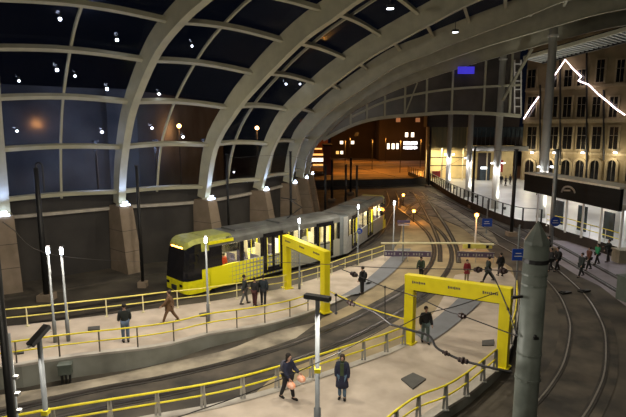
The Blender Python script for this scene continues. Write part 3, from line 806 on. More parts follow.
# outside: dark retaining slope and bluish lit wall seen through the panes
ow = offs(curve, -16)
o = MB(); o.strip([Vector((p.x, p.y, 0)) for p in ow], [Vector((p.x, p.y, 14.5)) for p in ow]); struct('wall_outside', o, 'outer_wall')
for k, (t, pw) in enumerate(((8, 1300), (18, 1100), (26, 1300), (34, 800))):
    p = offs(curve, -9)[t]
    root = empty('street_lamp', (p.x, p.y, 0), 0, 'tall bluish yard lamp outside the glazed roof, number from the left along the wall', 'lamp', 'bluish yard lamps outside the glass')
    root['label'] = 'tall bluish yard lamp outside the glazed roof, ' + ('behind the left edge pane', 'behind the pane left of the second rib', 'behind the pane left of the third rib', 'behind the pane left of the fourth rib')[k]
    MB().tube([(0, 0, 0), (0, 0, 9.4)], .09, 6).build('pole', 'black_metal', root)
    MB().box((0, 0, 9.5), (.5, .3, .15)).build('lamp_head', 'dark_lamp', root)
    light('POINT', (0, 0, 9.15), pw, (.5, .62, 1), .3, parent=root)

# ------------------------------------------------------------------ gable screen under last rib
d7, p7, b7 = RIB[7]
def on7(u, v):
    r_ = ray(u, v); det = r_.x * (-d7.y) + d7.x * r_.y
    tt = (b7.x * (-d7.y) + d7.x * b7.y) / det
    return Vector((0, 0, H)) + r_ * tt
low = smooth([on7(*p) for p in [(323, 140), (340, 129), (360, 119), (384, 111.5), (420, 106.5), (460, 112), (495, 114), (521, 116)]], 4)
low = smooth([on7(*p) for p in [(323, 140), (340, 131), (360, 122.5), (384, 117.5), (420, 114.5), (452, 112.5), (490, 113.5), (521, 116)]], 4)
top = smooth([on7(*p) for p in [(323, 139), (351, 113.5), (397, 90.5), (451, 71.5), (502, 56.5), (521, 51)]], 4)
root = empty('end_screen', low[0], 0, 'glazed truss screen hanging under the last roof rib', 'glazed screen'); bb = low[0].copy(); YN = Vector((0, 0, 0))
MB().sweep([p - bb for p in low], [(-.14, -.2), (.14, -.2), (.14, .2), (-.14, .2)]).build('bottom_chord', 'roof_steel', root)
midc = smooth([on7(*p) for p in [(352, 117), (384, 102), (420, 93.5), (452, 89), (490, 86.5), (521, 85)]], 4)
MB().sweep([p - bb for p in midc], [(-.1, -.13), (.1, -.13), (.1, .13), (-.1, .13)]).build('middle_rail', 'roof_steel', root)
def vint(c, u):
    # z on chain at given horizontal position
    x = on7(u, 100); s = (x - b7).dot(d7)
    for a, b in zip(c, c[1:]):
        sa, sb = (a - b7).dot(d7), (b - b7).dot(d7)
        if sa <= s <= sb: return a.lerp(b, (s - sa) / max(1e-6, sb - sa))
    return c[-1]
for u in (351, 367, 385, 405, 426.5, 452, 484, 510):
    MB().beam(vint(low, u) - bb, vint(top, u) - bb, .22, .22, up=(0, 1, 0)).build('mullion', 'roof_steel', root)
MB().beam(vint(low, 405) - bb, vint(top, 417) - bb, .14, .14, up=(0, 1, 0)).build('brace', 'roof_steel', root)
gls = MB(); us = [325 + k * 6 for k in range(33)] + [521]
gls.strip([vint(low, u) + Vector((0, .2, 0)) - bb for u in us], [vint(top, u) + Vector((0, .2, 0)) - bb for u in us]); gls.build('glazing', 'screen_glass', root)
ld = MB()
for u in (514.5, 521):
    ld.beam(on7(u, 116) - bb, on7(u, 60) - bb, .14, .14, up=(0, 1, 0))
for k in range(7): ld.beam(on7(514.5, 115 - k * 8.5) - bb, on7(521, 115 - k * 8.5) - bb, .12, .12, up=(0, 1, 0))
ld.build('ladder_truss', 'white_paint', root)
MB().box(on7(464, 71) - bb + Vector((0, -.8, 0)), (1.9, .2, .8)).build('blue_light_bar', 'blue_led', root)
# strip light along ribs near the top: slim diagonal brace seen right of the columns
p0, p1 = on7(500, 101), on7(529, 50)
MB().beam(p0 - bb + Vector((0, -.8, 0)), p1 - bb + Vector((0, -.8, 0)), .3, .3, up=(0, 1, 0)).build('diagonal_prop', 'roof_steel', root)

# ------------------------------------------------------------------ white columns
cols_ = [(540.5, 217, 54.6, 31, 'widest white roof column, rising behind the left end of the dark canopy', .45), (494.5, 208, 61, 55, 'white roof column at the left edge of the bright concourse floor', .42), (467.5, 196, 72, 66, 'white roof column second from the left, below the blue light', .40), (447.5, 190, 83, 73, 'slimmest white roof column, farthest left', .40)]
for u, vb, Y, vt, lb, r in cols_:
    a = dp(u, vb, Y); t = dp(u + (6 if u > 530 else 4), vt, Y)
    root = empty('roof_column', (a.x, a.y, .9), 0, lb, 'column', None)
    MB().tube([(0, 0, 0), (0, 0, .5), (0, 0, t.z - .9 + .6)], [r * 1.1, r, r * .92], 20).build('shaft', 'column_paint', root, smoothit=True)
    MB().tube([(0, 0, t.z - 1.5), (0, 0, t.z - 1.3)], r * 1.2, 20).build('collar', 'column_paint', root)
    MB().tube([(r + .5, -.9, 0), (r + .5, -.9, .3)], .16, 10).build('column_fill', 'dark_lamp', root)  # uplight added to brighten the upper column
    light('SPOT', (r + .5, -.9, .4), 3000, (1, .96, .86), .15, target=(-r - .5, .9, 14), angle=75, blend=.8, parent=root)
    for s in (-1, 1):
        MB().box((s * (r + .25), -.3, 5.6), (.24, .24, .12)).build('lamp_head', 'lamp_white', root)
        light('SPOT', (s * (r + .5), -.75, 5.5), 330, (1, .95, .95), .15, target=(0, 0, 0), angle=120, blend=.6, parent=root)

# ------------------------------------------------------------------ louvre eaves right
root = empty('louvred_eaves', dp(527, 56, 60), 0, 'louvred eaves of pale slats between the roof edge and the stone building', 'louvre'); bb = root.location.copy()
A0, A1 = dp(524, 58, 64), dp(640, 25, 52); B0, B1 = dp(505, 61, 70), dp(660, 42, 60)
B0, B1 = A0 + Vector((3.2, 2.0, -.2)), A1 + Vector((3.6, 2.4, -.2))
for k in range(26):
    t = k / 25; MB().beam(A0.lerp(A1, t) - bb, B0.lerp(B1, t) - bb, .25, .22).build('slat', 'slat_white', root)
MB().beam(A0 - bb, A1 - bb, .3, .4).build('edge_beam', 'roof_steel', root); MB().beam(B0 - bb, B1 - bb, .3, .5).build('rear_beam', 'black_metal', root)
MB().strip([A0 - bb + Vector((0, 0, .35)), A1 - bb + Vector((0, 0, .35))], [B0 - bb + Vector((0, 0, .35)), B1 - bb + Vector((0, 0, .35))]).build('deck', 'black_clad', root)

# ------------------------------------------------------------------ concourse floor and its wall
ce = [(408, 171.5), (430, 180), (450, 192), (480, 206), (516, 219), (541, 222), (562, 230), (592, 239), (626, 250), (680, 270)]
ed = smooth([gp(u, v, .9) for u, v in ce], 4)
cf = MB(); far_ = [Vector((p.x + 45, p.y + 25, .9)) for p in ed]
cf.strip(ed, far_, 0); cf.strip([Vector((p.x, p.y, 0)) for p in ed], ed, 1)
mat('concourse', (.52, .53, .49), .35, c2=(.42, .42, .40), scale=.3)
mat('retwall', (.05, .037, .03), .85, c2=(.03, .024, .02), scale=.8)
struct('floor_concourse', cf, ['concourse', 'retwall'])
# parapet
pe = resample(ed[:21], .9)
root = empty('parapet_railing', pe[0], 0, 'grey mesh railing on the dark retaining wall beside the concourse', 'railing'); bb = pe[0].copy()
MB().sweep([p - bb + Vector((0, 0, 1.35)) for p in pe], [(-.05, -.04), (.05, -.04), (.05, .04), (-.05, .04)]).build('top_rail', 'pole_grey', root)
for a_, b_ in zip(pe[::3], pe[3::3]): MB().strip([a_ - bb + Vector((0, 0, .1)), b_ - bb + Vector((0, 0, .1))], [a_ - bb + Vector((0, 0, 1.3)), b_ - bb + Vector((0, 0, 1.3))]).build('glass_panel', 'clear_glass', root)
pp = resample(ed[:21], 1.9)[:100]
for p in pp: MB().box(p - bb + Vector((0, 0, .68)), (.13, .13, 1.36)).build('post', 'black_metal', root)
# yellow handrail on the platform at right
pE = resample(smooth([gp(u, v, .9) for u, v in [(545, 226), (562, 229.5), (582, 236), (600, 241.5), (618, 247.5)]]), 1.6)
fence(offs(pE, -.2), lambda p: .9, 1.15, 'yellow and white handrail below the long dark canopy', 'yellow_rail', 'white_paint', step=2.0)
# white posts under canopy
# canopy
Ax, Ay = dp(525.5, 180, 52).x, 52; Bx, By = dp(622, 195, 38).x, 38
dirc = Vector((Bx - Ax, By - Ay, 0)).normalized(); nc = Vector((-dirc.y, dirc.x, 0)); nc = nc if nc.x > 0 else -nc
Lc_ = math.hypot(Bx - Ax, By - Ay)
root = empty('platform_canopy', (Ax, Ay, 0), 0, 'long canopy with a dark fascia and pale flat roof in front of the stone building', 'canopy')
MB().beam(Vector((0, 0, 5.1)), dirc * Lc_ + Vector((0, 0, 5.1)), .25, 1.75).build('fascia', 'black_clad', root)
MB().prism([tuple((nc * -.2)[:2]), tuple((dirc * Lc_ + nc * -.2)[:2]), tuple((dirc * Lc_ + nc * 2.0)[:2]), tuple((nc * 2.0)[:2])], 5.95, 6.12).build('roof_deck', 'canopy_white', root)
MB().prism([tuple((nc * .2)[:2]), tuple((dirc * Lc_ + nc * .2)[:2]), tuple((dirc * Lc_ + nc * 2.0)[:2]), tuple((nc * 2.0)[:2])], 4.3, 4.4).build('soffit', 'canopy_white', root)
for k in range(6):
    p = dirc * (1 + k * (Lc_ - 2) / 5) + nc * 1.0
    MB().tube([p + Vector((0, 0, .9)), p + Vector((0, 0, 4.3))], .1, 8).build('post', 'white_paint', root)
for k in range(4):
    p = dirc * (1.6 + k * (Lc_ - 3) / 3) + nc * 3.0
    MB().box(p + Vector((0, 0, 2.1)), (1.3, .1, 2.4), math.atan2(dirc.y, dirc.x)).build('glass_panel', 'teal_glass', root)
    light('AREA', (Ax + p.x, Ay + p.y, 4.25), 170, (1, .93, .88), 1.0, target=(Ax + p.x, Ay + p.y, 0))
    MB().box(p + Vector((0, 0, 4.27)), (1, 1, .04)).build('ceiling_lamp', 'lamp_white', root)
em = dp(578.5, 189, 44.5) - Vector((Ax, Ay, 0))
fn = -nc
s_ = (em).dot(dirc)
pc = dirc * s_ + fn * .15 + Vector((0, 0, 5.15))
mb = MB()
for k in range(10):
    a0 = PI * (.05 + k * .1); a1 = PI * (.05 + (k + 1) * .1)
    mb.beam(pc + dirc * (math.cos(a0) * .95) + Vector((0, 0, math.sin(a0) * .55 - .25)), pc + dirc * (math.cos(a1) * .95) + Vector((0, 0, math.sin(a1) * .55 - .25)), .05, .16)
mb.beam(pc - dirc * .7 + Vector((0, 0, -.12)), pc + dirc * .25 + Vector((0, 0, -.02)), .05, .14)
mb.build('emblem', 'galv', root)
# right edge pier + blocks
p = gp(623, 250, .0); root = empty('pier', (p.x + .3, p.y, 0), 0, 'white square pier at the right edge below the canopy end', 'pier')
MB().box((0, 0, 2.0), (1.0, 1.0, 4.0)).build('body', 'white_paint', root); MB().box((0, 0, .3), (1.3, 1.3, .6)).build('plinth', 'beige_block', root)
p = gp(624, 262); o = MB().box((p.x, p.y, .5), (1.5, 1.0, 1.0)).box((p.x, p.y, 1.03), (1.6, 1.1, .08)).build('stone_block', 'beige_block', loc=(p.x, p.y, 0)); tag(o, 'beige stone block at the right edge behind the walkers', 'block')
p = gp(628, 300); root = empty('equipment_cabinet', (p.x, p.y, 0), .2, 'grey green trackside cabinet at the right edge', 'cabinet')
MB().box((0, 0, .75), (1.1, .8, 1.5)).box((0, 0, 1.53), (1.2, .9, .06)).build('body', 'cabinet', root); MB().box((-.0, -.41, .75), (.9, .03, 1.25)).build('door', 'sidewall', root)

# ------------------------------------------------------------------ stone building right
FA = Vector((dp(522, 150, 98).x, 98, 0)); FB = Vector((dp(650, 150, 80.5).x, 80.5, 0))
fd = (FB - FA).normalized(); fnm = Vector((fd.y, -fd.x, 0)); fnm = fnm if fnm.y < 0 else -fnm
FL = (FB - FA).length; fz = math.atan2(fd.y, fd.x)
bld = empty('stone_building', FA, 0, 'tall sandstone building with arched ground floor windows at the right', 'building')
def fpt(u, v):  # point on facade through pixel, local
    r_ = ray(u, v); det = r_.x * (-fd.y) + fd.x * r_.y; tt = (FA.x * (-fd.y) + fd.x * FA.y) / det
    P_ = Vector((0, 0, H)) + r_ * tt; return P_ - FA
MB().prism([(0, 0), tuple((fd * FL)[:2]), tuple((fd * FL - fnm * 12)[:2]), tuple((-fnm * 12)[:2])], 0, 30).build('wall', 'stone', bld)
for v, hh, dd in ((121, .7, .35), (87.5, .5, .25), (153, .35, .25)):
    z_ = fpt(575, v).z; MB().beam(Vector((0, 0, z_)) + fnm * dd / 2, fd * FL + Vector((0, 0, z_)) + fnm * dd / 2, dd, hh).build('cornice', 'stone_trim', bld)
def fwin(u0, u1, v0, v1, muls=1, arch=False):
    a = fpt((u0), (v1)); b = fpt(u1, v1); tz = fpt((u0 + u1) / 2, v0).z; bz = fpt((u0 + u1) / 2, v1).z
    a.z = b.z = 0; w = (b - a).length; c = (a + b) / 2
    fr_ = MB()
    if arch:
        n_ = 12; zc = tz - w / 2; P0 = []
        for k in range(n_ + 1):
            t = PI * k / n_; P0.append((math.cos(t) * w / 2, math.sin(t) * w / 2 + zc))
        poly = [(-w / 2, bz)] + P0[::-1] + [(w / 2, bz)]
        # pane as thin solid
        pm_ = MB(); n2 = len(poly)
        vs = [c + fd * x + fnm * .05 + Vector((0, 0, z)) for x, z in poly] + [c + fd * x + fnm * .12 + Vector((0, 0, z)) for x, z in poly]
        pm_.add(vs, [tuple(range(n2, 2 * n2))] + [(k, (k + 1) % n2, n2 + (k + 1) % n2, n2 + k) for k in range(n2)])
        fo = MB().sweep([c + fd * (x * 1.14) + fnm * .2 + Vector((0, 0, z if z < zc + .01 else zc + (z - zc) * 1.14)) for x, z in poly], [(-.2, -.18), (.2, -.18), (.2, .18), (-.2, .18)], up=tuple(fnm)).build('window_surround', 'stone_trim', bld)
        pm_.build('pane', 'win_dark', fo)
        MB().beam(c + fnm * .15 + Vector((0, 0, bz)), c + fnm * .15 + Vector((0, 0, tz)), .12, .12, up=tuple(fnm)).build('glazing_bar', 'win_frame', fo)
        return
    fr_.box(c + fnm * .08 + Vector((0, 0, (tz + bz) / 2)), (w + .5, .2, tz - bz + .5), fz)
    f_ = fr_.build('window_frame', 'stone_trim', bld)
    for k in range(muls + 1):
        ww = w / (muls + 1); cc = c + fd * (-w / 2 + ww * (k + .5)) + fnm * .2
        MB().box(cc + Vector((0, 0, (tz + bz) / 2)), (ww - .12, .08, tz - bz), fz).build('pane', 'win_dark', f_)
    MB().box(c + fnm * .25 + Vector((0, 0, bz + (tz - bz) * .62)), (w, .06, .1), fz).build('transom', 'win_frame', f_)
for u in (531.5, 553, 567, 581, 596, 613, 633): fwin(u - 4.6, u + 4.6, 127, 149, 1)
for u in (531.5, 553, 567, 581, 596, 613, 633): fwin(u - 4.2, u + 4.2, 97, 117, 1)
for u in (531.5, 553, 568, 581, 600, 620, 640): fwin(u - 4, u + 4, 60 if u > 590 else 70, 82 if u > 590 else 88, 1)
for u in (529, 548.5, 565, 579, 594, 611, 630): fwin(u - 4.9, u + 4.9, 159.5 if u > 520 else 156, 181, arch=True)
dpipe = ((541, 85, 178), (561, 60, 165), (587.5, 45, 178), (604.5, 90, 160))
for u, v0, v1 in dpipe:
    MB().tube([fpt(u, v0) + fnm * .3, fpt(u, v1) + fnm * .3], .16, 8).build('downpipe', 'black_metal', bld)
for u, lb in ((534.5, 'left of the widest column'), (557, 'behind the grey mast with the blue disc'), (585, 'between the arches right of the mast'), (617.5, 'near the right edge')):
    p = fpt(u, 152.5) + FA + fnm * .9
    root = empty('wall_lamp', p, 0, 'floodlamp above the stone arches, ' + lb, 'lamp', 'floodlights on the stone building')
    MB().box((0, 0, 0), (.4, .4, .16), fz).build('lens', 'lamp_white', root); MB().beam((0, 0, .1), -fnm * .9 + Vector((0, 0, .2)), .1, .1).build('bracket', 'black_metal', root)
    light('POINT', fnm * .9 + Vector((0, 0, -.5)), 260, (1, .86, .6), .2, parent=root)
# LED mountain outline
for chain, lb in (([(526, 119), (533, 108), (541, 97)], 'lowest run, left of the widest column'), ([(550.5, 89), (552.5, 80.5), (558, 74), (567.5, 60), (575, 69), (583.5, 77), (580.5, 81), (591, 85), (600, 94), (610, 102), (618, 109), (627, 115)], 'peak and right slope')):
    P = [fpt(u, v) + fnm * .8 for u, v in chain]; base = P[0] + FA
    o = MB().tube([p + FA - base for p in P], .10, 6).build('mountain_light', 'led', None); o.location = base; tag(o, 'pinkish light line on the stone facade, ' + lb, 'light')

# ------------------------------------------------------------------ concourse building in the middle
Y0 = 96
def bpt(u, v, Y=Y0): return dp(u, v, Y)
a = bpt(427, 180); b = bpt(530, 180)
cb = empty('concourse_building', (a.x, Y0, 0), 0, 'station building with dark glazed upper floor and bright ground floor behind the white columns', 'building'); bb = Vector((a.x, Y0, 0))
def bx(u0, u1, v0, v1, y0, y1, name, m, parent=None, Y=Y0):
    p = dp(u0, v1, Y) - bb; q = dp(u1, v0, Y) - bb
    return MB().box(((p.x + q.x) / 2, (y0 + y1) / 2, (p.z + q.z) / 2), (abs(q.x - p.x), abs(y1 - y0), abs(q.z - p.z))).build(name, m, parent or cb)
bx(427, 521, 100, 127, 0, 3, 'upper_wall', 'dark_bldg')
bx(431, 519, 180, 127, 3.4, 4, 'back_wall', 'yellow_wall')
bx(470, 523, 127, 137, -.1, .3, 'upper_glazing', 'teal_glass'); bx(430, 470, 127, 149, 2, 2.3, 'side_wall', 'dim_wall')
bx(470, 523, 137, 145.5, 0, .3, 'louvre_wall', 'dark_bldg')
for k in range(12): bx(472 + k * 4.3, 473 + k * 4.3, 128, 145, -.3, -.1, 'mullion', 'pole_grey')
bx(465, 523, 146, 150.5, -2.5, .3, 'door_canopy', 'galv')
bx(427, 432, 115, 182, -.3, 1, 'corner_pier', 'dark_bldg')
for u in (441, 462, 486, 500): bx(u, u + 2, 148, 181, -.2, .4, 'pier', 'cream_wall')
bx(478, 492, 153, 181, .4, .9, 'doorway', 'dark_bldg'); bx(480, 490, 166, 181, .2, .4, 'door', 'teal_glass')
bx(498, 503, 160, 172, -.2, .2, 'poster', 'red_box'); bx(432, 440, 171, 177, -.4, .1, 'red_panel', 'red_box')
for z_ in (157, 165): bx(428, 466, z_, z_ + .8, -.5, -.3, 'transom', 'black_metal')
bx(481, 487, 167, 169, -.05, .15, 'door_sign', 'lit_sign')
for u, Y, pw in ((437, 96.5, 480), (452, 96.5, 480), (475, 92, 250), (505, 90, 300), (520, 78, 420), (560, 66, 350), (600, 60, 300)):
    p = dp(u, 146, Y); light('AREA', (p.x, p.y, 7.2), pw, (1, .80, .46) if u < 460 else (1, .94, .92), 1.0, target=(p.x, p.y, 0))
# ------------------------------------------------------------------ far side: orange car park and buildings
af = flat('floor_carpark', [(318, 184), (432, 184), (436, 148), (300, 148)], .02, 'asphalt')
root = empty('boundary_wall', gp(300, 187), 0, 'low dark wall between the tracks and the orange lit car park', 'wall')
a, b = gp(300, 187), gp(430, 184); MB().beam(Vector((0, 0, .6)), b - a + Vector((0, 0, .6)), .3, 1.2).build('body', 'dark_wall', root)
for k, (u, Y) in enumerate(((345, 125), (372, 135), (400, 125), (420, 140), (385, 165), (350, 170))):
    p = gp(u, 180); x = (u - 313) / 500 * Y
    root = empty('sodium_lamp', (x, Y, 0), 0, 'orange street lamp over the car park', 'lamp', 'orange car park lamps')
    MB().tube([(0, 0, 0), (0, 0, 8)], .09, 6).build('pole', 'black_metal', root); MB().box((0, -.5, 8), (.3, 1, .12)).build('lamp_head', 'dark_lamp', root)
    light('POINT', (0, -.6, 7.6), 2600, (1, .38, .06), .3, parent=root)
def bldg(u0, u1, vt, Y, label, m, wins=(), name='building'):
    a = dp(u0, vt, Y); b = dp(u1, vt, Y); root = empty(name, (a.x, Y, 0), 0, label, 'building'); w = b.x - a.x
    if m == 'dark_bldg':
        rg_ = random.Random(int(u0)); rows_ = [9 + 5.0 * q for q in range(4)]
        for zz in rows_:
            xx = 3.0
            while xx < w - 3:
                if rg_.random() < .3 and zz < a.z - 3: MB().box((xx, -.08, zz), (1.5, .12, 1.4)).build('window', 'lit_dim' if rg_.random() < .6 else 'teal_glass', root)
                xx += 3.4
    MB().box((w / 2, 5, a.z / 2), (w, 10, a.z)).build('wall', m, root)
    MB().box((w / 2, 4.9, a.z + .15), (w + .6, 10.6, .4)).build('roof_edge', 'dark_bldg', root)
    for (x0, x1, y0, y1, mm) in wins:
        p = dp(x0, y1, Y) - Vector((a.x, Y, 0)); q = dp(x1, y0, Y) - Vector((a.x, Y, 0))
        fr_ = MB().box(((p.x + q.x) / 2, -.1, (p.z + q.z) / 2), (q.x - p.x + .4, .2, q.z - p.z + .4)).build('window_frame', 'dark_bldg', root)
        MB().box(((p.x + q.x) / 2, -.25, (p.z + q.z) / 2), (q.x - p.x, .1, q.z - p.z)).build('pane', mm, fr_)
bldg(300, 328, 120, 150, 'building with rows of orange lit windows at the far left of the car park', 'brick_red', [(312, 324, 153.5, 155.5, 'lit_orange'), (312, 324, 158, 161.5, 'lit_window'), (312, 324, 164, 166, 'lit_orange'), (313, 322, 148, 149.5, 'lit_orange')])
bldg(324, 331, 146, 118, 'narrow red brick tower left of the car park', 'brick_red')
bldg(331, 377, 112, 190, 'dark building behind the left part of the car park', 'dark_bldg', [(340, 343, 141, 144, 'lit_window'), (351, 354, 141, 144, 'lit_window'), (336, 339, 151, 154, 'lit_orange'), (340.5, 343, 151, 154, 'lit_window'), (376, 380, 131.5, 137, 'lit_window')])
bldg(380, 470, 106, 176, 'dark building with three lit windows in a row behind the car park', 'dark_bldg', [(387, 389.5, 143.5, 149, 'lit_window'), (391.5, 394.5, 143.5, 149, 'lit_window'), (396, 398.5, 143.5, 149, 'lit_window'), (405, 408, 132.5, 137, 'lit_window'), (411, 414, 132.5, 137, 'lit_window')])
p = dp(403.5, 146, 175); root = empty('shop_sign', p, 0, 'bright white illuminated shop sign in two lines across the car park', 'sign')
mb = MB()
random.seed(3)
for row, z0 in enumerate((1.0, -.55)):
    x = 0
    while x < 4.3:
        w = random.choice((.3, .4, .5)); mb.box((x + w / 2, 0, z0 - .0), (w, .2, 1.1 if random.random() < .7 else .8)); x += w + .14
mb.build('lettering', 'lit_sign', root); MB().box((2.2, .3, .2), (5.0, .2, 3.0)).build('board', 'dark_bldg', root)
# row of parked cars? dark silhouettes at car park edge are left as small bollards
p = dp(362, 121, 90)
root = empty('pendant_lamp', p, 0, 'small orange lamp glowing under the end screen', 'lamp'); MB().sphere((0, 0, 0), .32).build('lantern', 'orange_spot', root); MB().tube([(0, 0, .3), (0, 0, 2)], .04, 6).build('stem', 'black_metal', root)

# ------------------------------------------------------------------ signals, blue signs
for u, v, vb, lb, h_ in ((474.8, 215, 250, 'amber signal lamp on a white post, between the tracks at centre right', 'white_paint'), (403, 195, 206, 'amber signal lamp far down the track above the tram end', 'black_metal'), (413.5, 211, 222, 'small red amber signal lamp low beside the far switch', 'black_metal')):
    b = gp(u, vb); z_ = dp(u, v, b.y).z; root = empty('signal_lamp', b, 0, lb, 'signal')
    MB().tube([(0, 0, 0), (0, 0, z_ - .1)], .075, 8).build('post', h_, root); MB().box((0, .12, z_), (.34, .18, .4)).build('housing', 'black_metal', root)
    MB().sphere((0, -.06, z_), .17).build('lens', 'amber', root); light('POINT', (0, -.5, z_), 130, (1, .4, .06), .1, parent=root)
def blue_sign(u, v, w, h, Y, base_v, top_v, label, rnd=False, pole=True):
    c = dp(u, v, Y); root = empty('information_sign', (c.x, c.y, 0), 0, label, 'sign')
    if pole: MB().tube([(0, .08, 0), (0, .08, dp(u, top_v, Y).z)], .06, 8).build('pole', 'pole_grey', root)
    sc = Y / 500
    if rnd: MB().tube([(0, -.04, c.z), (0, .04, c.z)], w * sc / 2, 18).build('panel', 'blue_sign', root)
    else: MB().box((0, -.03, c.z), (w * sc, .08, h * sc)).build('panel', 'blue_sign', root)
    mb = MB()
    for k in range(2): mb.box((-w * sc * .05, -.085, c.z + (k - .5) * h * sc * .25), (w * sc * (.6 - .15 * k), .01, h * sc * .06))
    mb.build('lettering', 'white_paint', root)
blue_sign(487, 222.5, 10, 8, 50, 250, 200, 'blue rectangular sign on a white pole beside the dark concourse wall')
blue_sign(518.5, 254.5, 13, 12, 31, 297, 225, 'blue rectangular sign just left of the pointed mast')
blue_sign(555.5, 221.5, 10, 9.5, 40.6, 250, 200, 'round blue sign on the grey mast before the canopy', True, False)
blue_sign(359.5, 231, 6, 6, 37.6, 250, 200, 'small blue sign on the lamp column at the tram joint', True, False)
c = gp(402.5, 262); zz = dp(402, 222, c.y).z; root = empty('track_sign', c, 0, 'grey post with a dark cross board beside the slim white lamp column', 'sign')
MB().tube([(0, 0, 0), (0, 0, zz)], .06, 8).build('post', 'pole_grey', root); MB().box((0, -.06, zz - .2), (.9, .06, .14)).box((0, -.06, zz + .05), (1.0, .06, .2)).build('board', 'purple', root)
MB().box((0, -.1, zz - .22), (.9, .03, .05)).build('edge', 'white_paint', root)
# trackside junction boxes near lower edge of platform wall
p = gp(66, 384); root = empty('trackside_box', p, .3, 'small dark green grey trackside box against the platform side wall', 'box')
MB().box((0, .1, .62), (.5, .35, .4)).box((0, .1, .84), (.55, .4, .05)).build('body', 'cabinet', root)
for s in (-1, 0, 1): MB().box((s * .15, .1, .21), (.06, .2, .42)).build('leg', 'black_metal', root)
for (u, v, lb) in ((552, 396, ''),):
    pass
for u, v, lb in ((565, 293.5, 'left'), (584, 292, 'right')):
    p = gp(u, v); o = MB().box((p.x, p.y, .07), (.8, .35, .1), .4).box((p.x - .15, p.y, .13), (.2, .25, .06), .4).build('point_machine', 'black_metal', loc=(p.x, p.y, 0)); tag(o, 'small black point machine at the rail joint at right, the %s one of the two' % lb, 'track equipment')

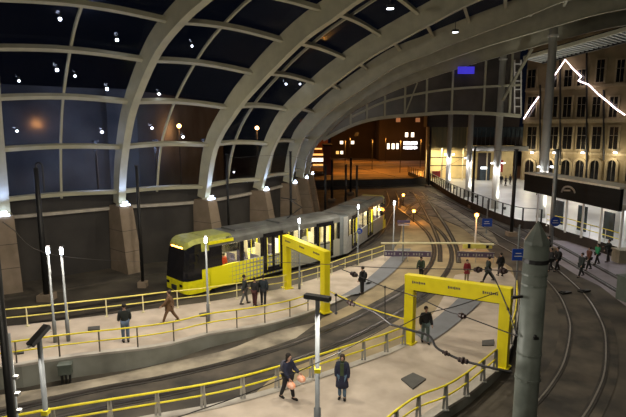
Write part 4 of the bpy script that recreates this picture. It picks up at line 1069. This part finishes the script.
# ------------------------------------------------------------------ tram
def tram_section(origin, ang, L, front, label_root, windows, doors):
    W = 2.65; z0, z1 = .35, 3.45
    # local: x along from front, y = 0 near side, y = W far side
    sec = empty(front + '_section', origin, ang); sec.parent = label_root
    nose = 1.25 if front == 'front' else 0.0
    endn = L - (1.1 if front == 'rear' else 0)
    cut = 1.2 if front == 'front' else .0
    # side panels (near side): lower skirt, waist, window posts, top band
    mb = MB(); t = .08
    openings = sorted(windows + doors)
    def side(y, mbs):
        lowm, topm = mbs
        x = cut
        return
    lower = MB(); band = MB(); topb = MB()
    for y in (t / 2, W - t / 2):
        lower.box(((cut + endn) / 2, y, (z0 + 1.75) / 2), (endn - cut, t, 1.75 - z0))
        topb.box(((cut + endn) / 2, y, (3.1 + z1) / 2), (endn - cut, t, z1 - 3.1))
        x = cut
        for (a, b, k) in openings:
            if k == 'w':
                if a > x: MB().box(((x + a) / 2, y, 2.425), (a - x, t, 1.35)).build('window_pillar', 'tram_black', sec)
                x = b
            else:
                if a > x: MB().box(((x + a) / 2, y, 2.425), (a - x, t, 1.35)).build('window_pillar', 'tram_black', sec)
                x = b
        if endn > x: MB().box(((x + endn) / 2, y, 2.425), (endn - x, t, 1.35)).build('window_pillar', 'tram_black', sec)
    dotted = front == 'front'
    lower.build('side_panel', 'tram_dots' if dotted else 'tram_silver', sec)
    topb.build('roof_rail', 'tram_grey', sec)
    MB().box(((cut + endn) / 2, W / 2, .5), (endn - cut, W - .2, .1)).build('interior_floor', 'tram_int', sec)
    MB().box(((cut + endn) / 2, W / 2, 3.3), (endn - cut, W - .2, .06)).build('interior_ceiling', 'tram_ceiling', sec)
    # roof
    prof = [(-W / 2, 0), (-W / 2 + .06, .14), (-W / 2 + .35, .26), (W / 2 - .35, .26), (W / 2 - .06, .14), (W / 2, 0)]
    rf = MB().sweep([(cut + (1.3 if front == 'front' else 0), W / 2, z1), (endn, W / 2, z1)], prof).build('roof', 'tram_grey', sec)
    eq = MB()
    for a, b in ((3.6, 6.4), (7.6, 10.2)): eq.box(((a + b) / 2, W / 2, z1 + .31), (b - a, W * .6, .12))
    eq.build('roof_equipment', 'tram_grey', rf)
    MB().box(((cut + endn) / 2, W / 2, .22), (endn - cut - .6, W - .5, .3)).build('underframe', 'tram_under', sec)
    for x_ in (2.6, L - 2.6) if front == 'front' else (2.6, L - 3): MB().box((x_, W / 2, .3), (1.9, W - .3, .5)).build('bogie', 'tram_under', sec)
    for (a, b, k) in openings:
        for y in (.03, W - .03):
            if k == 'w':
                g_ = MB().box(((a + b) / 2, y, 2.425), (b - a, .02, 1.3)).build('window', 'clear_glass', sec)
            else:
                d_ = MB(); 
                for c0, c1 in ((a, (a + b) / 2), ((a + b) / 2, b)):
                    for xx in (c0 + .06, c1 - .06): d_.box((xx, y, 1.85), (.1, .1, 2.5))
                    d_.box(((c0 + c1) / 2, y, .72), (c1 - c0, .1, .3)); d_.box(((c0 + c1) / 2, y, 3.05), (c1 - c0, .1, .12)); d_.box(((c0 + c1) / 2, y, 1.6), (c1 - c0, .08, .06))
                dd = d_.build('door', 'tram_black', sec)
                for c0 in (a + .14, b - .14): MB().box((c0, y, 1.85), (.035, .13, 2.3)).build('door_edge', 'tram_yellow', dd)
                MB().box(((a + b) / 2, y, 1.9), (b - a, .02, 2.3)).build('door_glass', 'clear_glass', dd)
    # black surround outside door, cut visually by frame
    for (a, b, k) in doors:
        fr_ = MB()
        for xx in (a - .1, b + .1): fr_.box((xx, -.005, 1.9), (.2, .06, 2.7))
        fr_.box(((a + b) / 2, -.005, 3.22), (b - a + .4, .06, .2)); fr_.box(((a + b) / 2, -.006, .55), (b - a + .4, .08, .12)); fr_.build('door_surround', 'tram_black', sec)
    # seats, poles, lights
    for y in (.1, W - .1): MB().box(((cut + endn) / 2, y, 1.15), (endn - cut - .1, .03, 1.15)).build('interior_lining', 'tram_int', sec) if not doors else None
    for (a, b, k) in doors:
        for xx in (a - .22, b + .22):
            for y in (.5, W - .5): MB().box((xx, y, 1.6), (.04, .75, 2.0)).build('draught_screen', 'tram_int', sec)
    for xx in ((1.9, L - .25) if front == 'front' else (.12, endn - .8)): MB().box((xx, W / 2, 1.9), (.05, W - .3, 2.6)).build('end_partition', 'tram_int', sec)
    for (a, b, k) in openings:
        if k == 'w': MB().box(((a + b) / 2, W - .12, 2.85), (b - a - .1, .03, .42)).build('poster_strip', 'tram_int', sec); MB().box(((a + b) / 2, W - .12, 1.2), (b - a, .03, 1.1)).build('interior_lining', 'tram_int', sec)
    x_ = 3.2
    while x_ < L - 1.4:
        if not any(a - .2 < x_ < b + .2 for a, b, k in doors):
            for y in (.55, 2.1):
                MB().box((x_, y, .95), (.45, .85, .1)).box((x_ + .22, y, 1.4), (.1, .85, .85)).build('seat', 'seat_blue', sec)
            if int(x_ / .9) % 4 == 1: MB().tube([(x_ + .3, .95, .5), (x_ + .3, .95, 3.2)], .025, 6).build('grab_pole', 'tram_yellow', sec)
        x_ += .9
    light('AREA', (L / 2, W / 2, 3.2), 260, (1, .88, .66), 1.0, target=(L / 2, W / 2, 0), parent=sec)
    light('AREA', (L * .22, W / 2, 3.2), 130, (1, .88, .66), 1.0, target=(L * .22, W / 2, 0), parent=sec)
    light('AREA', (L * .8, W / 2, 3.2), 220, (1, .88, .66), 1.0, target=(L * .8, W / 2, 0), parent=sec)
    if front == 'front' or front == 'rear':
        # nose loft: cross sections along x
        secs = []
        if front == 'front': xs = [(1.25, 0, .35, 3.68), (.75, .0, .35, 3.66), (.38, .06, .36, 3.58), (.12, .22, .40, 3.35)]
        ys = []
        def ring(x, ins, zb_, zt_, rake=0):
            pts = []
            yy0, yy1 = ins, W - ins; rx = .25
            for (yv, zv) in ((yy0, zb_), (yy0, 1.15), (yy0, 1.75), (yy0 + .02, 2.9), (yy0 + .08, zt_ - .28), (yy0 + .3, zt_), (yy1 - .3, zt_), (yy1 - .08, zt_ - .28), (yy1 - .02, 2.9), (yy1, 1.75), (yy1, 1.15), (yy1, zb_)):
                f_ = max(0, (zv - 1.3) / 2.3); pts.append((x + rake * f_, yv, zv))
            return pts
        R = [ring(1.25, 0, .3, 3.70), ring(.6, .0, .3, 3.72, .05), ring(.05, .02, .3, 3.68, .15), ring(-.35, .09, .32, 3.55, .25), ring(-.58, .34, .38, 3.38, .33)]
        if front == 'rear': R = [[(L - x, y, z) for x, y, z in r_] for r_ in R]; 
        n_ = 12; vs = [p for r_ in R for p in r_]; shell = []; wscr = []; roofy = []
        for r0 in range(len(R) - 1):
            for k in range(n_ - 1):
                f_ = (r0 * n_ + k, r0 * n_ + k + 1, (r0 + 1) * n_ + k + 1, (r0 + 1) * n_ + k)
                if k in (2, 8): wscr.append(f_)
                elif k in (4, 5, 6): roofy.append(f_)
                elif k in (1, 9) and r0 >= 1: wscr.append(f_)
                elif k in (3, 7): (roofy if r0 < 1 else wscr).append(f_)
                else: shell.append(f_)
        e = (len(R) - 1) * n_
        shell.append((e, e + 1, e + 10, e + 11)); wscr.append((e + 1, e + 2, e + 9, e + 10)); wscr.append((e + 2, e + 3, e + 8, e + 9)); wscr.append((e + 3, e + 4, e + 7, e + 8)); roofy.append((e + 4, e + 5, e + 6, e + 7))
        MB().add(vs, shell).build('nose', 'tram_yellow', sec, smoothit=False); MB().add(vs, wscr).build('windscreen', 'tram_black', sec); MB().add(vs, roofy).build('cab_roof', 'tram_roofy', sec)
        if front == 'front':
            # yellow roof edge band above cab side
            MB().box((2.1, .0, 3.36), (1.9, .1, .2)).build('roof_edge_band', 'tram_yellow', sec)
            MB().sweep([(1.2, W / 2, z1), (3.0, W / 2, z1)], [(-W / 2, 0), (-W / 2 + .06, .14), (-W / 2 + .35, .27), (W / 2 - .35, .27), (W / 2 - .06, .14), (W / 2, 0)]).build('yellow_roof', 'tram_roofy', sec)
            dsp = MB().box((-.26, W / 2, 3.1), (.06, 1.5, .42)).build('destination_display', 'tram_black', sec)
            mb = MB(); random.seed(5)
            for rw in range(2):
                y = 2.0
                while y > .65:
                    w = random.choice((.07, .1, .13)); mb.box((-.30 , y - w / 2, 3.18 - rw * .16), (.05, w, .08)); y -= w + .05
            mb.build('amber_lettering', 'amber', dsp)
            for y in (.55, 2.1):
                MB().box((-.58, y, .85), (.08, .28, .16)).build('headlight', 'tram_black', sec)
            MB().box((-.62, W / 2, .62), (.12, .5, .3)).build('coupler_cover', 'tram_under', sec)
            MB().tube([(.3, -.02, 2.75), (.25, -.22, 2.7), (.25, -.2, 2.3)], .045, 6).build('wing_mirror', 'tram_black', sec)
    return sec
th1 = math.atan2(10.5, 10.4); nO = Vector((-7.4, 30.0, 0)); nJ = Vector((3.0, 40.5, 0))
tram = empty('tram', nO, 0, 'yellow and silver two section tram with lit windows and an amber front display', 'tram')
s1 = tram_section(Vector((0, 0, 0)), th1, 13.6, 'front', tram, [(2.15, 3.6, 'w'), (3.92, 5.4, 'w'), (7.7, 9.0, 'w'), (9.3, 10.7, 'w'), (12.95, 13.45, 'w')], [(5.8, 7.25, 'd'), (11.1, 12.6, 'd')])
u1 = Vector((math.cos(th1), math.sin(th1), 0)); st2 = nO + u1 * 14.6
end2 = Vector((8.0, 52.8, 0)); th2 = math.atan2(end2.y - st2.y, end2.x - st2.x)
s2 = tram_section(st2 - nO, th2, 12.6, 'rear', tram, [(.3, 1.0, 'w'), (2.9, 4.3, 'w'), (4.4, 5.7, 'w'), (7.7, 9.2, 'w'), (9.35, 11.0, 'w')], [(1.25, 2.6, 'd'), (6.0, 7.4, 'd')])
# centre joint module
n1 = Vector((-math.sin(th1), math.cos(th1), 0)); n2_ = Vector((-math.sin(th2), math.cos(th2), 0)); W = 2.65
a0 = u1 * 13.6; a1 = st2 - nO; b0_ = a0 + n1 * W; b1_ = a1 + n2_ * W
MB().prism([tuple(a0[:2]), tuple(a1[:2]), tuple(b1_[:2]), tuple(b0_[:2])], .35, 3.5).build('joint_panel', 'bellows', tram)
MB().prism([tuple(((a0.lerp(a1, .45)) - n1 * .04)[:2]), tuple((a1 - n1 * .02)[:2]), tuple((b1_)[:2]), tuple((a0.lerp(a1, .45) + n1 * W)[:2])], .36, 3.45).build('joint_cover', 'tram_silver', tram)
# panto
pt = MB(); pc_ = u1 * 9 + n1 * W / 2
pt.beam(pc_ + Vector((0, 0, 3.8)), pc_ + u1 * 1.6 + Vector((0, 0, 4.5)), .06, .06); pt.beam(pc_ + u1 * 1.6 + Vector((0, 0, 4.5)), pc_ + u1 * .2 + Vector((0, 0, 5.3)), .06, .06); pt.beam(pc_ + u1 * .2 + Vector((0, 0, 5.3)) - n1 * .8, pc_ + u1 * .2 + Vector((0, 0, 5.3)) + n1 * .8, .08, .06)
pt.build('pantograph', 'black_metal', tram)

# ------------------------------------------------------------------ people
def skin_mesh(name, J, E, Rr, rootn, m, parent, sub=1):
    names = list(J); me = bpy.data.meshes.new('tmp'); me.from_pydata([J[k] for k in names], [(names.index(a), names.index(b)) for a, b in E], [])
    o = bpy.data.objects.new('tmp', me); COL.objects.link(o); o.modifiers.new('s', 'SKIN')
    me.skin_vertices or None
    for k, nme in enumerate(names):
        r_ = Rr[nme]; me.skin_vertices[0].data[k].radius = r_ if isinstance(r_, tuple) else (r_, r_)
        me.skin_vertices[0].data[k].use_root = (nme == rootn)
    if sub: sb = o.modifiers.new('u', 'SUBSURF'); sb.levels = sub; sb.render_levels = sub
    dg = bpy.context.evaluated_depsgraph_get(); dg.update()
    nm = bpy.data.meshes.new_from_object(o.evaluated_get(dg)); bpy.data.objects.remove(o, do_unlink=True)
    nm.name = name; nm.materials.clear(); nm.materials.append(MATS[m])
    for p in nm.polygons: p.use_smooth = True; p.material_index = 0
    ob = bpy.data.objects.new(name, nm); COL.objects.link(ob); ob.parent = parent
    return ob
def cmat(name, c):
    if name not in MATS: mat(name, c, .85, c2=tuple(x * .75 for x in c), scale=8)
    return name
def person(p, face, label, coat=('black_cloth', (.012, .012, .014)), legs=('dark_trousers', (.015, .015, .02)), h=1.75, stride=0., arms=(.1, -.1), bend=(0.15, .15), longc=0, hair='hair', hair_long=False, bag=None, bagc=None, carry=None, seated=False, lean=0, hat=None, scarf=None, shoe=('black_shoe', (.012, .011, .01))):
    """face: heading (radians, direction looked at, 0 = +X)."""
    root = empty('person', p, face - PI / 2, label, 'person')
    k = h / 1.75
    V = Vector; J = {}; R = {}
    def leg(s, sw, kn):
        hip = V((.095 * s, 0, .92)); 
        if seated:
            knee = hip + V((.02 * s, .44, -.02)); ank = knee + V((0, -.02, -.42))
        else:
            knee = hip + V((0, math.sin(sw) * .43, -math.cos(sw) * .43)); a2 = sw - kn; ank = knee + V((0, math.sin(a2) * .42, -math.cos(a2) * .42))
        return hip, knee, ank
    hl, kl, al = leg(-1, stride, .08 if stride else 0.02); hr, kr, ar = leg(1, -stride, .5 * abs(stride) + .02)
    dz = .08 - min(al.z, ar.z) 
    off = V((0, 0, dz)) if not seated else V((0, 0, -.38))
    ln = lambda z: V((0, math.sin(lean) * (z - .95), 0))
    J['pelvis'] = V((0, 0, .95)); J['waist'] = V((0, 0, 1.1)) + ln(1.1); J['chest'] = V((0, 0, 1.3)) + ln(1.3); J['neckb'] = V((0, -.01, 1.45)) + ln(1.45); J['neck'] = V((0, 0, 1.52)) + ln(1.52) * 1.1
    J['jaw'] = V((0, .02, 1.585)) + ln(1.58) * 1.1; J['head'] = V((0, .01, 1.66)) + ln(1.66) * 1.1; J['crown'] = V((0, 0, 1.72)) + ln(1.72) * 1.1; J['nose'] = J['head'] + V((0, .105, -.025))
    R.update(pelvis=(.15, .11), waist=(.125, .095), chest=(.155, .105), neckb=(.07, .06), neck=.05, jaw=(.06, .07), head=(.075, .09), crown=(.06, .07), nose=.014)
    for s, nm_, (hp, kn, an), in ((-1, 'l', (hl, kl, al)), (1, 'r', (hr, kr, ar))):
        J['hip' + nm_] = hp; J['knee' + nm_] = kn; J['ank' + nm_] = an; J['toe' + nm_] = an + V((0.02 * s, .15, -.045)); R['hip' + nm_] = .085; R['knee' + nm_] = .055; R['ank' + nm_] = .038; R['toe' + nm_] = (.04, .03)
        sw = arms[0] if s < 0 else arms[1]; bd = bend[0] if s < 0 else bend[1]
        sh = V((.185 * s, 0, 1.41)) + ln(1.41); el = sh + V((.045 * s, math.sin(sw) * .29, -math.cos(sw) * .29)); a2 = sw + bd
        wr = el + V((.0, math.sin(a2) * .25, -math.cos(a2) * .25)); hd = wr + V((0, math.sin(a2) * .07, -math.cos(a2) * .07))
        J['sho' + nm_] = sh; J['elb' + nm_] = el; J['wri' + nm_] = wr; J['palm' + nm_] = hd; R['sho' + nm_] = .06; R['elb' + nm_] = .042; R['wri' + nm_] = .028; R['palm' + nm_] = (.034, .02)
        fd_ = V((0, math.sin(a2), -math.cos(a2))); f2 = V((0, math.sin(a2 + .6), -math.cos(a2 + .6))); sd_ = V((0, math.cos(a2), math.sin(a2)))
        for q in range(4):
            b_ = hd + sd_ * ((q - 1.5) * .02); ln_ = (.036, .042, .04, .03)[q]
            J['f%d%s' % (q, nm_)] = b_ + fd_ * ln_; J['g%d%s' % (q, nm_)] = b_ + fd_ * ln_ + f2 * ln_ * .8; R['f%d%s' % (q, nm_)] = .009; R['g%d%s' % (q, nm_)] = .008
        J['th' + nm_] = hd + sd_ * .04 - fd_ * .01; J['tt' + nm_] = hd + sd_ * .055 + fd_ * .03; R['th' + nm_] = .010; R['tt' + nm_] = .008
    for kk in J: J[kk] = (J[kk] + off) * k
    R = {a: (tuple(x * k for x in b) if isinstance(b, tuple) else b * k) for a, b in R.items()}
    E = [('pelvis', 'waist'), ('waist', 'chest'), ('chest', 'neckb'), ('neckb', 'neck'), ('neck', 'jaw'), ('jaw', 'head'), ('head', 'crown'), ('head', 'nose')]
    for q in 'lr':
        E += [('pelvis', 'hip' + q), ('hip' + q, 'knee' + q), ('knee' + q, 'ank' + q), ('ank' + q, 'toe' + q), ('chest', 'sho' + q), ('sho' + q, 'elb' + q), ('elb' + q, 'wri' + q), ('wri' + q, 'palm' + q), ('palm' + q, 'th' + q), ('th' + q, 'tt' + q)]
        for z in range(4): E += [('palm' + q, 'f%d%s' % (z, q)), ('f%d%s' % (z, q), 'g%d%s' % (z, q))]
    skin_mesh('body', J, E, R, 'pelvis', 'skin', root, 1)
    def sub(nodes, edges, scale, nm_, m_, rt, extra=None):
        JJ = {a: J[a] for a in nodes}; RR = {a: (tuple(x + scale for x in R[a]) if isinstance(R[a], tuple) else R[a] + scale) for a in nodes}
        if extra:
            for a, (pt_, rd) in extra.items(): JJ[a] = pt_; RR[a] = rd
        return skin_mesh(nm_, JJ, edges, RR, rt, m_, root, 1)
    cmat(*legs); cmat(*coat); cmat(*shoe)
    sub(['pelvis', 'hipl', 'kneel', 'ankl', 'hipr', 'kneer', 'ankr'], [('pelvis', 'hipl'), ('hipl', 'kneel'), ('kneel', 'ankl'), ('pelvis', 'hipr'), ('hipr', 'kneer'), ('kneer', 'ankr')], .028 * k, 'trousers', legs[0], 'pelvis')
    ex = {'hem': (J['pelvis'] + Vector((0, 0, -.07)) * k, (.18 * k, .14 * k))}
    JJn = ['pelvis', 'waist', 'chest', 'neckb'] + [a + q for a in ('sho', 'elb', 'wri') for q in 'lr']
    ed_ = [('hem', 'pelvis'), ('pelvis', 'waist'), ('waist', 'chest'), ('chest', 'neckb')] + [x for q in 'lr' for x in (('chest', 'sho' + q), ('sho' + q, 'elb' + q), ('elb' + q, 'wri' + q))]
    ct_ = sub(JJn, ed_, .044 * k, 'coat', coat[0], 'chest', ex)
    hd = J['head']
    if longc:
        ks = MB(); rg = []; n_ = 14
        for zz, ax, ay in ((.16, .18, .15), (0, .225, .19), (-.1 - longc * .6, .24, .205), (-.12 - longc, .25, .215)):
            rg += [J['pelvis'] + Vector((math.cos(2 * PI * q / n_) * ax, math.sin(2 * PI * q / n_) * ay, zz)) * k for q in range(n_)]
        ks.add(rg, [(r_ * n_ + q, r_ * n_ + (q + 1) % n_, (r_ + 1) * n_ + (q + 1) % n_, (r_ + 1) * n_ + q) for r_ in range(3) for q in range(n_)] + [tuple(range(3 * n_, 4 * n_))])
        ks.build('coat_skirt', coat[0], root, smoothit=True)
    mb = MB(); mb.sphere(hd + Vector((0, -.045, .035)) * k, .108 * k, 12, 8, sc=(.92, .98, .95))
    if hair_long: mb.sphere(hd + Vector((0, -.075, -.07)) * k, .10 * k, 10, 6, sc=(1, .6, 1.5))
    mb.build('hair' if not hat else 'hat', hat or hair, root, smoothit=True)
    for q in 'lr':
        t_ = J['toe' + q]; a_ = J['ank' + q]; mb = MB(); mb.tube([a_ + Vector((0, -.06, -.035)) * k, a_ + Vector((0, .03, -.03)) * k, t_ + Vector((0, .0, .0)) * k, t_ + Vector((0, .04, -.002)) * k], [.04 * k, .05 * k, .045 * k, .025 * k], 8); mb.build('shoe', shoe[0], root, smoothit=True)
    mb = MB()
    for s in (-1, 1): mb.sphere(hd + Vector((.032 * s, .088, .0)) * k, .011 * k, 6, 4)
    mb.build('eyes', 'hair', root)
    if scarf:
        cmat(*scarf); MB().box(J['chest'] + Vector((0, .145, -.06)) * k, (.13 * k, .05 * k, .5 * k)).tube([J['neck'] + Vector((0, 0, -.03)), J['neck'] + Vector((0, 0, .03))], .085 * k, 10).build('scarf', scarf[0], root)
    if bag:
        cmat(*bag); MB().sphere(J['chest'] + Vector((0, -.22, -.08)) * k, .2 * k, 10, 8, sc=(.8, .55, 1.15)).build('backpack', bag[0], root, smoothit=True)
    return root, J
BK = ('black_cloth', (.012, .012, .014)); NV = ('navy_cloth', (.018, .022, .05)); JN = ('jeans', (.09, .15, .22)); DK = ('dark_trousers', (.018, .018, .022)); GY = ('grey_trousers', (.12, .12, .12)); BR = ('brown_cloth', (.14, .075, .035))
CAMD = -PI / 2
person(gB(342, 399), CAMD - .15, 'woman in a long dark navy coat, green top and jeans standing in the foreground', NV, JN, 1.72, 0.05, (.05, -.05), (.1, .1), longc=.32, hair='hair_brown', hair_long=True, scarf=('green_top', (.05, .075, .03)))
r_, J_ = person(gB(288, 399), CAMD + .9, 'person with dark hair and a backpack carrying an orange patterned bag in the foreground', NV, DK, 1.8, .25, (.3, .2), (.9, .7), hair='hair', hair_long=True, bag=('grey_pack', (.09, .09, .12)), lean=.08)
mat('orange_bag', (.85, .33, .17), .7, c2=(.85, .62, .5), scale=9)
for s, q in ((0, 'l'), (1, 'r')):
    hp = J_['palm' + q]; w_ = r_.matrix_basis @ hp
    b_ = empty('carrier_bag', w_, r_.rotation_euler.z, 'orange and white patterned bag in the %s hand of the foreground person with the backpack' % ('left', 'right')[s], 'bag')
    mb = MB(); ring_ = []
    MB().sphere((0, .02, -.18), .17, 12, 8, sc=(.75, 1.15, .8)).build('bag_body', 'orange_bag', b_, smoothit=True); MB().tube(smooth([(0, -.08, -.08), (0, -.04, 0), (0, .04, 0), (0, .1, -.08)]), .012, 6).build('handle', 'orange_bag', b_)
person(gB(425, 343), CAMD + .1, 'man in a black jacket and grey jeans walking past the large yellow gate', BK, ('grey_jeans', (.10, .14, .14)), 1.78, .18, (.2, -.2), (.5, .5), hair='hair_brown')
person(gA(362, 294), PI * .8, 'man in black with a backpack standing on the curved grey path', BK, DK, 1.8, 0, (.05, .0), (.4, .3), bag=('black_pack', (.02, .02, .022)))
person(gA(126, 342), PI / 2 + .5, 'man in a dark jacket and blue jeans standing on the left of the far platform', ('dark_jacket', (.02, .026, .026)), ('blue_jeans', (.12, .17, .27)), 1.8, .04, (.2, .2), (.6, .5))
person(gA(170, 323), PI + .1, 'person in a brown patterned coat striding left in front of the tram', BR, BR, 1.75, .42, (.5, -.4), (.4, .2), longc=.1, hair='hair_brown')
person(gA(245, 304), PI * .1, 'person in a grey black outfit on the left of the trio before the tram', ('dark_jacket', (.02, .026, .026)), GY, 1.72, .25, (.3, -.3), (.3, .2))
person(gA(255, 306), PI * .4, 'person in dark red trousers in the middle of the trio before the tram', BK, ('maroon_cloth', (.07, .02, .02)), 1.66, .1, (.3, -.2), (.3, .2))
person(gA(263.5, 305.5), PI * .5, 'tall person in dark clothes on the right of the trio before the tram', ('dark_teal', (.015, .025, .035)), DK, 1.8, .12, (.3, -.2), (.5, .4))
person(gp(421, 280, .03), CAMD - .4, 'stooping figure in a dark green coat behind the left end of the large gate', ('green_coat', (.035, .055, .03)), DK, 1.7, .2, (.5, .3), (.4, .4), lean=.3)
person(gp(466.5, 281, .03), CAMD, 'small figure in a dark red coat beyond the large gate', ('red_coat', (.22, .012, .02)), ('tan_trousers', (.25, .2, .1)), 1.5, .05, (.05, .05), (.1, .1), longc=.2)
person(gp(487.5, 282, .03), PI, 'person in dark clothes striding left beyond the large gate', ('dark_green_coat', (.02, .03, .025)), BK, 1.85, .45, (.4, -.4), (.3, .3), longc=.1)
person(gp(500, 276, .03), PI * .6, 'person in black partly hidden left of the blue sign', BK, DK, 1.7, .15, (.2, -.2), (.3, .2))
person(gp(550, 271, .03), PI * 1.1, 'left one of the couple in black just right of the pointed mast', BK, BK, 1.75, .3, (.3, -.2), (.3, .2))
person(gp(556.5, 271, .03), PI * 1.1, 'right one of the couple in black just right of the pointed mast', BK, DK, 1.82, .3, (.3, -.2), (.3, .2), bag=('black_pack', (.02, .02, .022)))
person(gp(580.5, 277, .03), PI * 1.1, 'dark clothed walker nearest the rails in the group at the right', ('dark_jacket', (.02, .026, .026)), BK, 1.78, .35, (.3, -.2), (.3, .2), longc=.1)
person(gp(588, 270, .03), PI * 1.05, 'walker in a red brown jacket in the group at the right', ('rust_jacket', (.11, .035, .02)), BK, 1.78, .3, (.3, -.2), (.3, .2))
person(gp(596.5, 264.5, .03), PI * 1.05, 'walker in a bright green jacket at the right', ('green_jacket', (.02, .26, .11)), BK, 1.68, .3, (.3, -.2), (.3, .2))
person(gp(607.5, 262, .03), PI * 1.0, 'person in dark clothes right of the green jacket, arm reaching out', ('dark_jacket', (.02, .026, .026)), DK, 1.82, .15, (1.2, .2), (.2, .2))
person(gp(547.5, 256, .03), PI, 'small dark figure behind the tip of the pointed mast', BK, DK, 1.7, .2, (.3, -.2), (.3, .2))
for k, (u, v, c) in enumerate(((501, 184.5, BK), (505.5, 186, ('dark_jacket', (0.02, .026, .026))), (510, 184.5, BK), (537.5, 195, BK))):
    person(gp(u, v, .9), CAMD + k, ('left person of the distant trio on the bright concourse', 'middle person of the distant trio on the bright concourse', 'right person of the distant trio on the bright concourse', 'dark distant figure behind the widest column foot')[k], c, DK, 1.75, .1)
# passengers inside the tram
def tp_(sec_ang, org, x, y): return org + Vector((math.cos(sec_ang) * x - math.sin(sec_ang) * y, math.sin(sec_ang) * x + math.cos(sec_ang) * y, .55))
for k, (x, y, c, lb) in enumerate(((2.9, .95, ('red_top', (.5, .03, .02)), 'passenger in a red top behind the first tram window'), (4.7, 1.2, ('lilac_top', (.3, .25, .45)), 'passenger in a lilac top behind the second tram window'), (8.3, 1.2, BK, 'dark clothed passenger behind the window seen through the small gate'), (10.1, .95, ('brown_cloth', (.14, .075, .035)), 'passenger in brown left of the second tram door'))):
    person(tp_(th1, nO, x, y), th1 + PI / 2 + k, lb, c, DK, 1.7, 0)

# ------------------------------------------------------------------ fill lights added near the roof and behind the camera
def add_fill(p, power, target, col=(1, .9, .72), lb='', ang=140):
    root = empty('fill_light', p, 0, lb, 'fill_light', 'added fill lights')
    MB().box((0, 0, .1), (.5, .4, .2)).build('housing', 'dark_lamp', root); MB().box((0, 0, -.01), (.4, .3, .03)).build('lens', 'lamp_white', root)
    MB().tube([(0, 0, .2), (0, 0, .9)], .03, 6).build('stem', 'dark_lamp', root)
    if p[1] < 0: MB().tube([(0, -.4, -p[2]), (0, -.4, .1), (0, 0, .15)], .09, 8).build('support_pole', 'dark_lamp', root)
    light('SPOT', (0, 0, -.08), power, col, .25, target=Vector(target) - Vector(p), angle=ang, blend=.5, parent=root)
add_fill((3.5, 20, 17.5), 3000, (2, 20, 0), lb='added fill light above the foreground platform')
add_fill((-5, 20, 17.5), 4600, (-6, 25, 0), lb='added fill light above the left platform end')
add_fill((5, 34, 18.2), 4200, (4, 34, 0), lb='added fill light above the crossing')
add_fill((12, 44, 18.6), 3600, (12, 44, 0), lb='added fill light above the far tracks')
add_fill((-3, -3, 15.5), 5200, (3, 30, 12), lb='added unseen fill light behind the camera for the roof ribs')
add_fill((6, -2, 14.5), 1500, (8, 16, 3), lb='added unseen fill light behind the camera for the tall mast')
# uplighting of the roof steel from the platform lamps
for x, y, pw in ((-10, 22, 500), (6, 20, 500), (2, 33, 500), (16, 40, 650), (14, 27, 500)):
    root = empty('roof_uplighter', (x, y, 0), 0, 'roof uplighter', 'uplight')
bpy.context.view_layer.update()
for o in [o for o in bpy.data.objects if o.name.startswith('roof_uplighter')]: bpy.data.objects.remove(o)

# ------------------------------------------------------------------ world, colour
w = bpy.data.worlds.new('world'); SC.world = w; w.use_nodes = True
w.node_tree.nodes['Background'].inputs[0].default_value = (.18, .26, .55, 1); w.node_tree.nodes['Background'].inputs[1].default_value = .008
SC.view_settings.view_transform = 'Standard'; SC.view_settings.look = 'None'; SC.view_settings.gamma = 1; SC.view_settings.exposure = .12
